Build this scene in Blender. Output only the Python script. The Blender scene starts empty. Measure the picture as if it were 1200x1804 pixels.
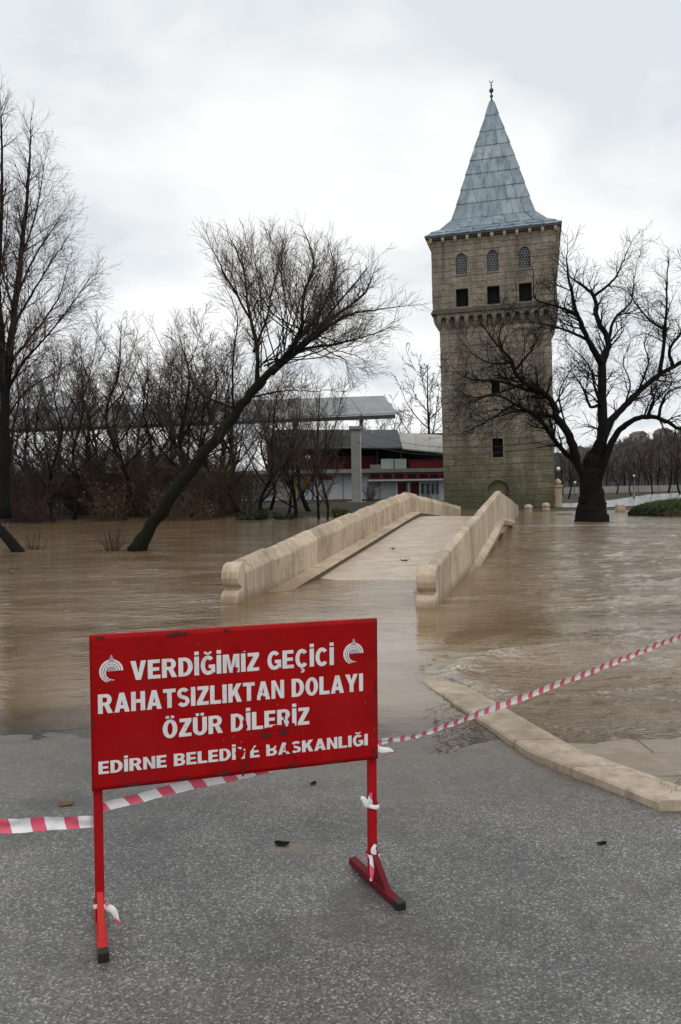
import bpy, bmesh, math, random
import numpy as np
from math import sin, cos, pi, radians, sqrt, atan2
from mathutils import Vector, Matrix, noise as mnoise

random.seed(7)
rng = np.random.default_rng(7)
sc = bpy.context.scene
COL = sc.collection

# ------------------------------------------------------------------ camera
CAM_Z = 1.72
PITCH, ROLL, FPX, PW, PH = radians(1.957), radians(0.8), 1376.0, 1200.0, 1804.0
fwd = Vector((0, cos(PITCH), -sin(PITCH))); r0 = Vector((1, 0, 0)); u0 = Vector((0, sin(PITCH), cos(PITCH)))
rgt = r0 * cos(ROLL) - u0 * sin(ROLL); upv = u0 * cos(ROLL) + r0 * sin(ROLL)
camd = bpy.data.cameras.new('camera'); cam = bpy.data.objects.new('camera', camd); COL.objects.link(cam)
M3 = Matrix((rgt, upv, -fwd)).transposed()
cam.matrix_world = Matrix.Translation((0, 0, CAM_Z)) @ M3.to_4x4()
camd.sensor_fit = 'VERTICAL'; camd.sensor_height = 36.0; camd.lens = 36.0 * FPX / PH
camd.clip_start = 0.05; camd.clip_end = 8000
sc.camera = cam

# ------------------------------------------------------------------ sky and light
SUN_EL, SUN_AZ = radians(52), radians(150)      # azimuth measured clockwise from +Y
world = bpy.data.worlds.new('World'); sc.world = world; world.use_nodes = True
nt = world.node_tree; nt.nodes.clear()
def N(t, ty, **kw):
    n = t.nodes.new(ty)
    for k, v in kw.items(): setattr(n, k, v)
    return n
out = N(nt, 'ShaderNodeOutputWorld'); bg = N(nt, 'ShaderNodeBackground')
sky = N(nt, 'ShaderNodeTexSky', sky_type='NISHITA', sun_disc=False)
sky.sun_elevation = SUN_EL; sky.sun_rotation = SUN_AZ; sky.air_density = 1.0; sky.dust_density = 2.0
skm = N(nt, 'ShaderNodeVectorMath', operation='SCALE'); skm.inputs['Scale'].default_value = 0.10
nt.links.new(sky.outputs[0], skm.inputs[0])
geo = N(nt, 'ShaderNodeTexCoord'); sep = N(nt, 'ShaderNodeSeparateXYZ'); nt.links.new(geo.outputs['Generated'], sep.inputs[0])
zz = N(nt, 'ShaderNodeMath', operation='MAXIMUM'); nt.links.new(sep.outputs['Z'], zz.inputs[0]); zz.inputs[1].default_value = 0.0
za = N(nt, 'ShaderNodeMath', operation='ADD'); nt.links.new(zz.outputs[0], za.inputs[0]); za.inputs[1].default_value = 0.22
dx = N(nt, 'ShaderNodeMath', operation='DIVIDE'); dy = N(nt, 'ShaderNodeMath', operation='DIVIDE')
nt.links.new(sep.outputs['X'], dx.inputs[0]); nt.links.new(za.outputs[0], dx.inputs[1])
nt.links.new(sep.outputs['Y'], dy.inputs[0]); nt.links.new(za.outputs[0], dy.inputs[1])
cmb = N(nt, 'ShaderNodeCombineXYZ'); nt.links.new(dx.outputs[0], cmb.inputs[0]); nt.links.new(dy.outputs[0], cmb.inputs[1])
cl = N(nt, 'ShaderNodeTexNoise'); cl.inputs['Scale'].default_value = 1.9; cl.inputs['Detail'].default_value = 7; cl.inputs['Roughness'].default_value = 0.52
cl.inputs['Distortion'].default_value = 0.25
cmo = N(nt, 'ShaderNodeVectorMath', operation='ADD'); cmo.inputs[1].default_value = (3.1, 1.7, 0.4)
nt.links.new(cmb.outputs[0], cmo.inputs[0]); nt.links.new(cmo.outputs[0], cl.inputs['Vector'])
rmp = N(nt, 'ShaderNodeValToRGB'); nt.links.new(cl.outputs['Fac'], rmp.inputs[0])
rmp.color_ramp.elements[0].position = 0.36; rmp.color_ramp.elements[0].color = (0.79, 0.84, 0.875, 1)
rmp.color_ramp.elements[1].position = 0.58; rmp.color_ramp.elements[1].color = (1.06, 1.06, 1.05, 1)
e = rmp.color_ramp.elements.new(0.45); e.color = (0.92, 0.945, 0.965, 1)
mix = N(nt, 'ShaderNodeMix', data_type='RGBA'); mix.inputs[0].default_value = 0.93
nt.links.new(skm.outputs[0], mix.inputs[6]); nt.links.new(rmp.outputs[0], mix.inputs[7])
nt.links.new(mix.outputs[2], bg.inputs[0]); bg.inputs[1].default_value = 1.0
nt.links.new(bg.outputs[0], out.inputs[0])
sl = bpy.data.lights.new('sun', 'SUN'); sl.energy = 0.75; sl.angle = radians(25); sl.color = (1, 0.97, 0.93)
so = bpy.data.objects.new('sun', sl); COL.objects.link(so)
sd = Vector((sin(SUN_AZ) * cos(SUN_EL), cos(SUN_AZ) * cos(SUN_EL), sin(SUN_EL)))
so.rotation_euler = sd.to_track_quat('Z', 'Y').to_euler(); so.location = (0, 0, 60)
vs = sc.view_settings; vs.view_transform = 'Standard'; vs.look = 'None'; vs.exposure = 0.0; vs.gamma = 1.0; vs.use_curve_mapping = False

# ------------------------------------------------------------------ helpers
def pix(x, y, Y):
    """the point at distance Y (along +Y) seen at photo pixel x, y"""
    d = fwd * FPX + rgt * (x - PW / 2) - upv * (y - PH / 2)
    return Vector((0, 0, CAM_Z)) + d * (Y / d.y)

def tag(o, label=None, cat=None, group=None, kind=None):
    if label: o['label'] = label
    if cat: o['category'] = cat
    if group: o['group'] = group
    if kind: o['kind'] = kind
    return o

def empty(name, loc=(0, 0, 0), rz=0, label=None, cat=None, group=None, kind=None):
    o = bpy.data.objects.new(name, None); COL.objects.link(o)
    o.location = loc; o.rotation_euler = (0, 0, rz); o.empty_display_size = 0.2
    return tag(o, label, cat, group, kind)

def link_mesh(name, me, mat, parent=None, smooth=False):
    if mat: me.materials.append(mat)
    if smooth: me.polygons.foreach_set('use_smooth', [True] * len(me.polygons))
    o = bpy.data.objects.new(name, me); COL.objects.link(o)
    if parent: o.parent = parent
    return o

def mesh_np(name, V, Fq):
    V = np.asarray(V, dtype=np.float32); Fq = np.asarray(Fq, dtype=np.int32)
    me = bpy.data.meshes.new(name); k = Fq.shape[1]
    me.vertices.add(len(V)); me.vertices.foreach_set('co', V.ravel())
    me.loops.add(Fq.size); me.loops.foreach_set('vertex_index', Fq.ravel())
    me.polygons.add(len(Fq)); me.polygons.foreach_set('loop_start', np.arange(0, Fq.size, k, dtype=np.int32))
    me.update(calc_edges=True); me.validate()
    return me

class MB:
    def __init__(s): s.v = []; s.f = []
    def add(s, vs_, fs):
        b = len(s.v); s.v += [tuple(p) for p in vs_]; s.f += [tuple(i + b for i in f) for f in fs]; return s
    def box(s, x0, x1, y0, y1, z0, z1):
        return s.add([(x0,y0,z0),(x1,y0,z0),(x1,y1,z0),(x0,y1,z0),(x0,y0,z1),(x1,y0,z1),(x1,y1,z1),(x0,y1,z1)],
                     [(0,3,2,1),(4,5,6,7),(0,1,5,4),(1,2,6,5),(2,3,7,6),(3,0,4,7)])
    def bar(s, a, b, w, h=None, up=Vector((0, 0, 1))):
        a, b = Vector(a), Vector(b); h = h or w; d = (b - a).normalized()
        if abs(d.dot(up)) > 0.98: up = Vector((0, 1, 0))
        sx = d.cross(up).normalized() * (w / 2); sy = sx.cross(d).normalized() * (h / 2)
        return s.add([a-sx-sy, a+sx-sy, a+sx+sy, a-sx+sy, b-sx-sy, b+sx-sy, b+sx+sy, b-sx+sy],
                     [(3,2,1,0),(4,5,6,7),(0,1,5,4),(1,2,6,5),(2,3,7,6),(3,0,4,7)])
    def prism(s, pts, ax, a0, a1):
        """extrude polygon of 2-tuples along axis ax ('x','y','z')"""
        def P(u, w, t): return {'x': (t, u, w), 'y': (u, t, w), 'z': (u, w, t)}[ax]
        n = len(pts)
        return s.add([P(u, w, a0) for u, w in pts] + [P(u, w, a1) for u, w in pts],
                     [tuple(range(n))[::-1], tuple(range(n, 2*n))] + [(i, (i+1) % n, n+(i+1) % n, n+i) for i in range(n)])
    def lathe(s, prof, n=12, c=(0, 0, 0)):
        b = []
        for r, z in prof:
            for k in range(n): b.append((c[0] + r*cos(2*pi*k/n), c[1] + r*sin(2*pi*k/n), c[2] + z))
        fs = []
        for i in range(len(prof)-1):
            for k in range(n): fs.append((i*n+k, i*n+(k+1) % n, (i+1)*n+(k+1) % n, (i+1)*n+k))
        fs += [tuple(range(n))[::-1], tuple(range((len(prof)-1)*n, len(prof)*n))]
        return s.add(b, fs)
    def tube(s, pts, rad, n=8):
        pts = [Vector(p) for p in pts]; m = len(pts); vs_ = []; ref = None
        for i, p in enumerate(pts):
            t = (pts[min(i+1, m-1)] - pts[max(i-1, 0)]).normalized()
            if ref is None: ref = t.orthogonal().normalized()
            else: ref = (ref - t * ref.dot(t)).normalized()
            b = t.cross(ref); r = rad[i] if isinstance(rad, (list, tuple)) else rad
            for k in range(n): vs_.append(p + (ref*cos(2*pi*k/n) + b*sin(2*pi*k/n)) * r)
        fs = [(i*n+k, i*n+(k+1) % n, (i+1)*n+(k+1) % n, (i+1)*n+k) for i in range(m-1) for k in range(n)]
        fs += [tuple(range(n))[::-1], tuple(range((m-1)*n, m*n))]
        return s.add(vs_, fs)
    def mesh(s, name):
        me = bpy.data.meshes.new(name); me.from_pydata(s.v, [], s.f); me.update(); return me
    def build(s, name, mat, parent=None, smooth=False, bevel=0, segs=2):
        me = s.mesh(name)
        if bevel:
            bm = bmesh.new(); bm.from_mesh(me); bmesh.ops.recalc_face_normals(bm, faces=bm.faces)
            bmesh.ops.bevel(bm, geom=[e for e in bm.edges], offset=bevel, segments=segs, affect='EDGES', profile=0.6)
            bm.to_mesh(me); bm.free()
        else:
            bm = bmesh.new(); bm.from_mesh(me); bmesh.ops.recalc_face_normals(bm, faces=bm.faces); bm.to_mesh(me); bm.free()
        o = link_mesh(name, me, mat, parent, smooth)
        return o

def copy_tree(o, parent=None):
    c = o.copy(); COL.objects.link(c)
    if parent: c.parent = parent
    for ch in list(o.children): copy_tree(ch, c)
    return c

# value noise for heights
_perm = rng.random((256, 256)).astype(np.float64)
def vnoise(x, y):
    xi = np.floor(x).astype(int); yi = np.floor(y).astype(int); fx = x - xi; fy = y - yi
    fx = fx*fx*(3-2*fx); fy = fy*fy*(3-2*fy); g = lambda a, b: _perm[a & 255, b & 255]
    return (g(xi, yi)*(1-fx)+g(xi+1, yi)*fx)*(1-fy) + (g(xi, yi+1)*(1-fx)+g(xi+1, yi+1)*fx)*fy
def fbm(x, y, o=4, gain=.5):
    s = 0; a = 1; t = 0
    for i in range(o): s = s + a*(vnoise(x*2**i + 17.3*i, y*2**i + 9.1*i) - .5); t += a; a *= gain
    return s / t * 2
def sstep(a, b, x): t = np.clip((x-a)/(b-a), 0, 1); return t*t*(3-2*t)

# ------------------------------------------------------------------ materials
def new_mat(name):
    m = bpy.data.materials.new(name); m.use_nodes = True
    return m, m.node_tree, m.node_tree.nodes['Principled BSDF']
def mixc(t, fac, a, b, blend='MIX'):
    n = N(t, 'ShaderNodeMix', data_type='RGBA', blend_type=blend)
    for s_, v in ((0, fac), (6, a), (7, b)):
        if isinstance(v, bpy.types.NodeSocket): t.links.new(v, n.inputs[s_])
        elif isinstance(v, (int, float)): n.inputs[s_].default_value = v
        else: n.inputs[s_].default_value = (*v, 1)
    return n.outputs[2]
def noi(t, scale, detail=4, rough=.55, vec=None, mapscale=None, dist=0, seed=0):
    n = N(t, 'ShaderNodeTexNoise'); n.inputs['Scale'].default_value = scale; n.inputs['Detail'].default_value = detail
    n.inputs['Roughness'].default_value = rough; n.inputs['Distortion'].default_value = dist
    tc = N(t, 'ShaderNodeTexCoord'); src = vec or tc.outputs['Object']
    mp = N(t, 'ShaderNodeMapping'); t.links.new(src, mp.inputs[0]); mp.inputs['Location'].default_value = (seed*3.1, seed*1.7, seed*.9)
    if mapscale: mp.inputs['Scale'].default_value = mapscale
    t.links.new(mp.outputs[0], n.inputs['Vector']); return n.outputs['Fac']
def ramp(t, src, stops):
    r = N(t, 'ShaderNodeValToRGB'); t.links.new(src, r.inputs[0]); el = r.color_ramp.elements
    while len(el) > 1: el.remove(el[0])
    el[0].position = stops[0][0]; el[0].color = (*stops[0][1], 1) if not isinstance(stops[0][1], (int, float)) else (stops[0][1],)*3 + (1,)
    for p, c in stops[1:]:
        e_ = el.new(p); e_.color = (*c, 1) if not isinstance(c, (int, float)) else (c, c, c, 1)
    return r.outputs[0]
def bumpn(t, b, src, strength=.3, dist=.01, prev=None):
    n = N(t, 'ShaderNodeBump'); n.inputs['Strength'].default_value = strength; n.inputs['Distance'].default_value = dist
    t.links.new(src, n.inputs['Height'])
    if prev is not None: t.links.new(prev, n.inputs['Normal'])
    t.links.new(n.outputs[0], b.inputs['Normal']); return n.outputs[0]
def math_(t, op, a, b=None, clamp=False):
    n = N(t, 'ShaderNodeMath', operation=op, use_clamp=clamp)
    for i, v in enumerate((a, b)):
        if v is None: continue
        if isinstance(v, (int, float)): n.inputs[i].default_value = v
        else: t.links.new(v, n.inputs[i])
    return n.outputs[0]
def wpos(t): return N(t, 'ShaderNodeNewGeometry').outputs['Position']

def plain(name, c1, c2=None, scale=3, rough=.8, bump=.2, bdist=.01, fine=None, spec=.3, metal=0, vary=0.0, mapscale=None):
    m, t, b = new_mat(name); c2 = c2 or tuple(v*.7 for v in c1)
    n1 = noi(t, scale, 5, .6, mapscale=mapscale); f = ramp(t, n1, [(.32, 0.0), (.68, 1.0)])
    col = mixc(t, f, c1, c2)
    if vary:
        oi = N(t, 'ShaderNodeObjectInfo'); gi = N(t, 'ShaderNodeNewGeometry')
        r = math_(t, 'FRACT', math_(t, 'ADD', oi.outputs['Random'], gi.outputs['Random Per Island']))
        v = math_(t, 'ADD', math_(t, 'MULTIPLY', r, 2*vary), 1-vary)
        cb = N(t, 'ShaderNodeCombineXYZ')
        for i in range(3): t.links.new(v, cb.inputs[i])
        col = mixc(t, 1.0, col, cb.outputs[0], 'MULTIPLY')
    t.links.new(col, b.inputs['Base Color'])
    b.inputs['Roughness'].default_value = rough; b.inputs['Specular IOR Level'].default_value = spec; b.inputs['Metallic'].default_value = metal
    if bump: bumpn(t, b, noi(t, fine or scale*8, 5, .65), bump, bdist)
    return m

def asphalt_mat():
    m, t, b = new_mat('wet_asphalt'); P = wpos(t)
    vor = N(t, 'ShaderNodeTexVoronoi'); vor.inputs['Scale'].default_value = 140; t.links.new(P, vor.inputs['Vector'])
    bw = N(t, 'ShaderNodeSeparateColor'); t.links.new(vor.outputs['Color'], bw.inputs[0])
    stone = ramp(t, bw.outputs[0], [(0, (.070, .069, .066)), (.45, (.120, .118, .113)), (.85, (.195, .191, .182)), (1, (.40, .39, .365))])
    big = noi(t, 1.1, 5, .6, P); patch = ramp(t, big, [(.38, .0), (.62, 1.0)])
    col = mixc(t, patch, mixc(t, 1.0, stone, (.66, .67, .68), 'MULTIPLY'), stone)
    mid = ramp(t, noi(t, 9, 4, .6, P, seed=2), [(.3, .82), (.7, 1.12)])
    col = mixc(t, 1.0, col, mid, 'MULTIPLY')
    # damp margin and mud film close to the flood line (height above the water)
    sp = N(t, 'ShaderNodeSeparateXYZ'); t.links.new(P, sp.inputs[0])
    hz = math_(t, 'ADD', sp.outputs['Z'], math_(t, 'MULTIPLY', noi(t, 3.0, 4, .6, P, seed=5), .010))
    damp = ramp(t, math_(t, 'MULTIPLY', hz, 20.0), [(.06, 1.0), (.62, 0.0)])
    col = mixc(t, math_(t, 'MULTIPLY', damp, .65), col, (.135, .112, .085))
    spots = ramp(t, noi(t, 1.2, 6, .7, P, seed=9), [(.50, 0.0), (.64, .65)])
    col = mixc(t, spots, col, (.060, .058, .055))
    ve = N(t, 'ShaderNodeTexVoronoi', feature='DISTANCE_TO_EDGE'); ve.inputs['Scale'].default_value = .9
    wv = N(t, 'ShaderNodeVectorMath', operation='ADD'); nv = N(t, 'ShaderNodeTexNoise'); nv.inputs['Scale'].default_value = 3.0; nv.inputs['Detail'].default_value = 5; t.links.new(P, nv.inputs['Vector'])
    sv = N(t, 'ShaderNodeVectorMath', operation='SCALE'); sv.inputs['Scale'].default_value = .35; t.links.new(nv.outputs['Color'], sv.inputs[0]); t.links.new(P, wv.inputs[0]); t.links.new(sv.outputs[0], wv.inputs[1]); t.links.new(wv.outputs[0], ve.inputs['Vector'])
    crack = ramp(t, ve.outputs['Distance'], [(.0, 1.0), (.006, 0.0)])
    crack = math_(t, 'MULTIPLY', crack, ramp(t, noi(t, .8, 3, .5, P, seed=13), [(.62, 0.0), (.70, .6)]))
    col = mixc(t, crack, col, (.035, .033, .03))
    # worn hole where the pale base course shows, and silt washed across
    spx = N(t, 'ShaderNodeVectorMath', operation='DISTANCE'); sc3 = N(t, 'ShaderNodeVectorMath', operation='MULTIPLY'); sc3.inputs[1].default_value = (1, 2.6, 0); t.links.new(P, sc3.inputs[0]); t.links.new(sc3.outputs[0], spx.inputs[0]); spx.inputs[1].default_value = (-.25, 3.60*2.6, 0)
    hole = ramp(t, math_(t, 'ADD', spx.outputs['Value'], math_(t, 'MULTIPLY', noi(t, 14, 4, .7, P, seed=3), .35)), [(.22, .75), (.34, 0.0)])
    col = mixc(t, hole, col, (.20, .165, .125))
    silt_ = ramp(t, noi(t, 1.1, 5, .65, P, (1, 2, 1), .3, 17), [(.55, 0.0), (.72, .35)]); col = mixc(t, silt_, col, (.165, .140, .108))
    t.links.new(col, b.inputs['Base Color'])
    rgh = ramp(t, noi(t, 1.7, 4, .6, P, seed=4), [(.3, .26), (.7, .58)])
    t.links.new(mixc(t, damp, rgh, (.28, .28, .28)), b.inputs['Roughness'])
    b.inputs['Specular IOR Level'].default_value = .45
    n1 = bumpn(t, b, vor.outputs['Distance'], .45, .004)
    bumpn(t, b, noi(t, 40, 3, .6, P), .25, .006, n1)
    return m

def water_mat():
    m, t, b = new_mat('muddy_flood_water'); P = wpos(t)
    fo = N(t, 'ShaderNodeAttribute', attribute_name='foam')
    big = noi(t, .35, 4, .6, P, (1, 2.2, 1)); silt = ramp(t, big, [(.38, (.140, .090, .043)), (.62, (.230, .160, .092))])
    streak = ramp(t, noi(t, 1.3, 5, .6, P, (1, 5, 1), .6, 3), [(.45, 0.0), (.75, .4)])
    col = mixc(t, streak, silt, (.27, .19, .115))
    fl = ramp(t, noi(t, 16, 5, .7, P, (1, 1.8, 1), .8, 6), [(.47, 0.0), (.66, 1.0)])
    ff = math_(t, 'MULTIPLY', fo.outputs['Fac'], fl, True)
    ff = math_(t, 'ADD', ff, math_(t, 'MULTIPLY', fo.outputs['Fac'], .10), True)
    col = mixc(t, ff, col, (.60, .56, .50))
    t.links.new(col, b.inputs['Base Color'])
    b.inputs['IOR'].default_value = 1.48; b.inputs['Specular IOR Level'].default_value = .5
    t.links.new(mixc(t, ff, (.07, .07, .07), (.55, .55, .55)), b.inputs['Roughness'])
    tu = N(t, 'ShaderNodeAttribute', attribute_name='turb')
    h1 = noi(t, 2.2, 3, .55, P, (1, 1.8, 1), .8, 1); h2 = noi(t, 7.5, 3, .6, P, (1, 1.6, 1), .6, 2); h3 = noi(t, 30, 2, .6, P, (1, 1.5, 1), 0, 8)
    s_ = math_(t, 'ADD', math_(t, 'MULTIPLY', h1, .085), math_(t, 'ADD', math_(t, 'MULTIPLY', h2, .042), math_(t, 'MULTIPLY', h3, .0075)))
    n = N(t, 'ShaderNodeBump'); n.inputs['Distance'].default_value = 1.0
    t.links.new(math_(t, 'MULTIPLY', s_, tu.outputs['Fac']), n.inputs['Height']); n.inputs['Strength'].default_value = 1.0
    t.links.new(n.outputs[0], b.inputs['Normal'])
    sh_ = N(t, 'ShaderNodeAttribute', attribute_name='clear'); fr_ = N(t, 'ShaderNodeFresnel'); fr_.inputs['IOR'].default_value = 1.33; t.links.new(n.outputs[0], fr_.inputs['Normal'])
    tr_ = N(t, 'ShaderNodeBsdfTransparent'); tr_.inputs['Color'].default_value = (.95, .925, .89, 1); gl = N(t, 'ShaderNodeBsdfGlossy'); gl.inputs['Roughness'].default_value = .06; t.links.new(n.outputs[0], gl.inputs['Normal'])
    film = N(t, 'ShaderNodeMixShader'); t.links.new(fr_.outputs[0], film.inputs[0]); t.links.new(tr_.outputs[0], film.inputs[1]); t.links.new(gl.outputs[0], film.inputs[2])
    ms = N(t, 'ShaderNodeMixShader'); t.links.new(sh_.outputs['Fac'], ms.inputs[0]); t.links.new(b.outputs[0], ms.inputs[1]); t.links.new(film.outputs[0], ms.inputs[2])
    t.links.new(ms.outputs[0], t.nodes['Material Output'].inputs['Surface'])
    return m

def bridge_stone_mat(name, k=1.0):
    m, t, b = new_mat(name); P = wpos(t)
    base = ramp(t, noi(t, 1.6, 5, .6, P), [(.3, (.41*k, .322*k, .232*k)), (.55, (.51*k, .415*k, .308*k)), (.75, (.59*k, .495*k, .385*k))])
    oi = N(t, 'ShaderNodeObjectInfo'); v = math_(t, 'ADD', math_(t, 'MULTIPLY', oi.outputs['Random'], .34), .82)
    cb = N(t, 'ShaderNodeCombineXYZ'); [t.links.new(v, cb.inputs[i]) for i in range(3)]
    col = mixc(t, 1.0, base, cb.outputs[0], 'MULTIPLY')
    st = ramp(t, noi(t, 7, 4, .7, P, (1, 1, .07), .3, 4), [(.44, 0.0), (.64, 1.0)])       # rain streaks
    col = mixc(t, math_(t, 'MULTIPLY', st, .48), col, (.215, .16, .105))
    st2 = ramp(t, noi(t, 9, 3, .6, P, (1, 1, .05), 0, 11), [(.60, 0.0), (.72, .6)])
    col = mixc(t, st2, col, (.62*k, .57*k, .50*k))
    blot = ramp(t, noi(t, 3.2, 5, .7, P, seed=7), [(.54, 0.0), (.68, .65)]); col = mixc(t, blot, col, (.20, .155, .11))
    sp = N(t, 'ShaderNodeSeparateXYZ'); t.links.new(P, sp.inputs[0])      # damp silt band left by the flood, with a ragged edge
    hz = math_(t, 'ADD', sp.outputs['Z'], math_(t, 'MULTIPLY', noi(t, 5, 4, .65, P, seed=19), .16))
    if k == 1.0: col = mixc(t, ramp(t, hz, [(.10, .75), (.24, 0.0)]), col, (.215, .155, .095))
    else:
        mud_ = ramp(t, noi(t, 6, 5, .7, P, seed=23), [(.46, 0.0), (.66, .65)]); col = mixc(t, mud_, col, (.20, .15, .10))
    t.links.new(col, b.inputs['Base Color']); b.inputs['Roughness'].default_value = .75 if k == 1.0 else .42; b.inputs['Specular IOR Level'].default_value = .25 if k == 1.0 else .4
    n1 = bumpn(t, b, noi(t, 26, 6, .7, P), .45, .012); bumpn(t, b, noi(t, 150, 3, .6, P), .3, .004, n1)
    return m

def deck_mat():
    m, t, b = new_mat('bridge_deck_stone'); P = wpos(t)
    base = ramp(t, noi(t, 2.0, 5, .6, P), [(.3, (.40, .32, .24)), (.7, (.54, .455, .36))])
    mud = ramp(t, noi(t, 2.2, 5, .65, P, (.4, 3, 1), .4, 3), [(.5, 0.0), (.72, .7)]); col = mixc(t, mud, base, (.27, .20, .135))
    t.links.new(col, b.inputs['Base Color']); t.links.new(ramp(t, noi(t, 3, 3, .5, P, seed=2), [(.3, .30), (.7, .65)]), b.inputs['Roughness'])
    bumpn(t, b, noi(t, 22, 5, .7, P), .3, .01); return m

def tower_stone_mat():
    m, t, b = new_mat('tower_ashlar_stone'); P = wpos(t)
    oi = N(t, 'ShaderNodeObjectInfo'); gi = N(t, 'ShaderNodeNewGeometry')
    r = math_(t, 'FRACT', math_(t, 'ADD', oi.outputs['Random'], gi.outputs['Random Per Island']))
    base = ramp(t, r, [(0, (.205, .174, .134)), (.4, (.232, .200, .156)), (.7, (.215, .190, .155)), (.92, (.268, .230, .182)), (1, (.250, .190, .152))])
    n1 = ramp(t, noi(t, .55, 5, .65, P), [(.3, .74), (.7, 1.15)]); col = mixc(t, 1.0, base, n1, 'MULTIPLY')
    bnd = ramp(t, noi(t, 1.6, 4, .7, P, (1, 1, 5.5), 0, 21), [(.32, .70), (.66, 1.22)]); col = mixc(t, 1.0, col, bnd, 'MULTIPLY')
    n2 = ramp(t, noi(t, 5, 5, .7, P, seed=3), [(.3, .75), (.7, 1.2)]); col = mixc(t, 1.0, col, n2, 'MULTIPLY')
    sp = N(t, 'ShaderNodeSeparateXYZ'); t.links.new(P, sp.inputs[0])
    hz = math_(t, 'ADD', sp.outputs['Z'], math_(t, 'MULTIPLY', noi(t, .5, 4, .6, P, seed=6), 7.0))
    moss = ramp(t, math_(t, 'MULTIPLY', hz, .1), [(.35, .85), (.62, .55), (1.0, 0.0)])
    col = mixc(t, moss, col, mixc(t, 1.0, col, (.60, .66, .46), 'MULTIPLY'))
    low = ramp(t, math_(t, 'MULTIPLY', hz, .1), [(.34, .8), (.52, 0.0)]); col = mixc(t, low, col, (.085, .085, .045))
    st = ramp(t, noi(t, 1.4, 4, .65, P, (1, 1, .10), .2, 9), [(.44, 0.0), (.66, .72)]); col = mixc(t, st, col, (.082, .072, .056))
    lich = ramp(t, noi(t, .9, 4, .6, P, (1, 1, .16), 0, 14), [(.62, 0.0), (.74, .5)]); col = mixc(t, lich, col, (.235, .17, .055))
    t.links.new(col, b.inputs['Base Color']); b.inputs['Roughness'].default_value = .9; b.inputs['Specular IOR Level'].default_value = .15
    bumpn(t, b, noi(t, 9, 6, .7, P), .5, .04); return m

def lead_mat():
    m, t, b = new_mat('lead_roof_sheet'); P = wpos(t)
    oi = N(t, 'ShaderNodeObjectInfo')
    base = ramp(t, oi.outputs['Random'], [(0, (.185, .235, .275)), (.5, (.225, .280, .320)), (1, (.275, .325, .355))])
    n1 = ramp(t, noi(t, 1.3, 5, .65, P), [(.3, .78), (.7, 1.18)]); col = mixc(t, 1.0, base, n1, 'MULTIPLY')
    st = ramp(t, noi(t, 3.0, 4, .65, P, (1, 1, .12), .2, 3), [(.46, 0.0), (.66, .75)]); col = mixc(t, st, col, (.090, .120, .148))
    w = ramp(t, noi(t, 4, 4, .65, P, (1, 1, .2), 0, 8), [(.62, 0.0), (.75, .5)]); col = mixc(t, w, col, (.42, .46, .48))
    t.links.new(col, b.inputs['Base Color']); b.inputs['Roughness'].default_value = .55; b.inputs['Metallic'].default_value = .15
    bumpn(t, b, noi(t, 3.5, 4, .6, P), .25, .05); return m

def sign_red_mat(name='sign_red_paint', c=(.35, .0025, .004), wear=1.0):
    m, t, b = new_mat(name)
    c2 = tuple(v*.72 for v in c); col = mixc(t, ramp(t, noi(t, 5, 5, .6), [(.3, 0.0), (.7, 1.0)]), c, c2)
    drt = ramp(t, noi(t, 26, 5, .7, seed=3), [(.62, 0.0), (.76, .6*wear)]); col = mixc(t, drt, col, (.14, .006, .008))
    rst = ramp(t, noi(t, 12, 6, .75, seed=8), [(.70, 0.0), (.73, wear)]); col = mixc(t, rst, col, (.035, .010, .008))
    run = ramp(t, noi(t, 9, 4, .6, None, (1, 1, .12), .2, 12), [(.56, 0.0), (.74, .55*wear)]); col = mixc(t, run, col, (.16, .012, .012))
    spl = ramp(t, noi(t, 55, 3, .6, seed=15), [(.70, 0.0), (.74, .5*wear)]); col = mixc(t, spl, col, (.20, .13, .09))
    fad = ramp(t, noi(t, 2.2, 4, .6, seed=18), [(.50, 0.0), (.75, .30*wear)]); col = mixc(t, fad, col, (.43, .018, .02))
    t.links.new(col, b.inputs['Base Color']); b.inputs['Roughness'].default_value = .55; b.inputs['Specular IOR Level'].default_value = .10
    bumpn(t, b, noi(t, 18, 4, .6), .12, .004); return m

def letter_mat():
    m, t, b = new_mat('white_letter_film')
    col = mixc(t, noi(t, 30, 4, .6), (.74, .74, .74), (.60, .585, .58))
    chip = ramp(t, noi(t, 95, 4, .7, seed=4), [(.655, 0.0), (.675, 1.0)]); col = mixc(t, chip, col, (.32, .03, .03))
    dirt = ramp(t, noi(t, 14, 4, .65, seed=9), [(.52, 0.0), (.74, .4)]); col = mixc(t, dirt, col, (.34, .27, .24))
    t.links.new(col, b.inputs['Base Color']); b.inputs['Roughness'].default_value = .5; return m

def tape_mat():
    m, t, b = new_mat('barrier_tape_film')
    uv = N(t, 'ShaderNodeUVMap'); sp = N(t, 'ShaderNodeSeparateXYZ'); t.links.new(uv.outputs[0], sp.inputs[0])
    s_ = math_(t, 'FRACT', math_(t, 'ADD', math_(t, 'DIVIDE', sp.outputs['X'], .125), math_(t, 'MULTIPLY', sp.outputs['Y'], .18)))
    f = math_(t, 'LESS_THAN', s_, .42)
    white = mixc(t, noi(t, 40, 3, .6), (.90, .90, .90), (.78, .80, .82))
    col = mixc(t, f, white, (.74, .11, .18))
    t.links.new(col, b.inputs['Base Color']); b.inputs['Roughness'].default_value = .35
    b.inputs['Subsurface Weight'].default_value = 0.0
    bumpn(t, b, noi(t, 60, 3, .6, mapscale=(1, 1, 1)), .15, .004); return m

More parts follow.
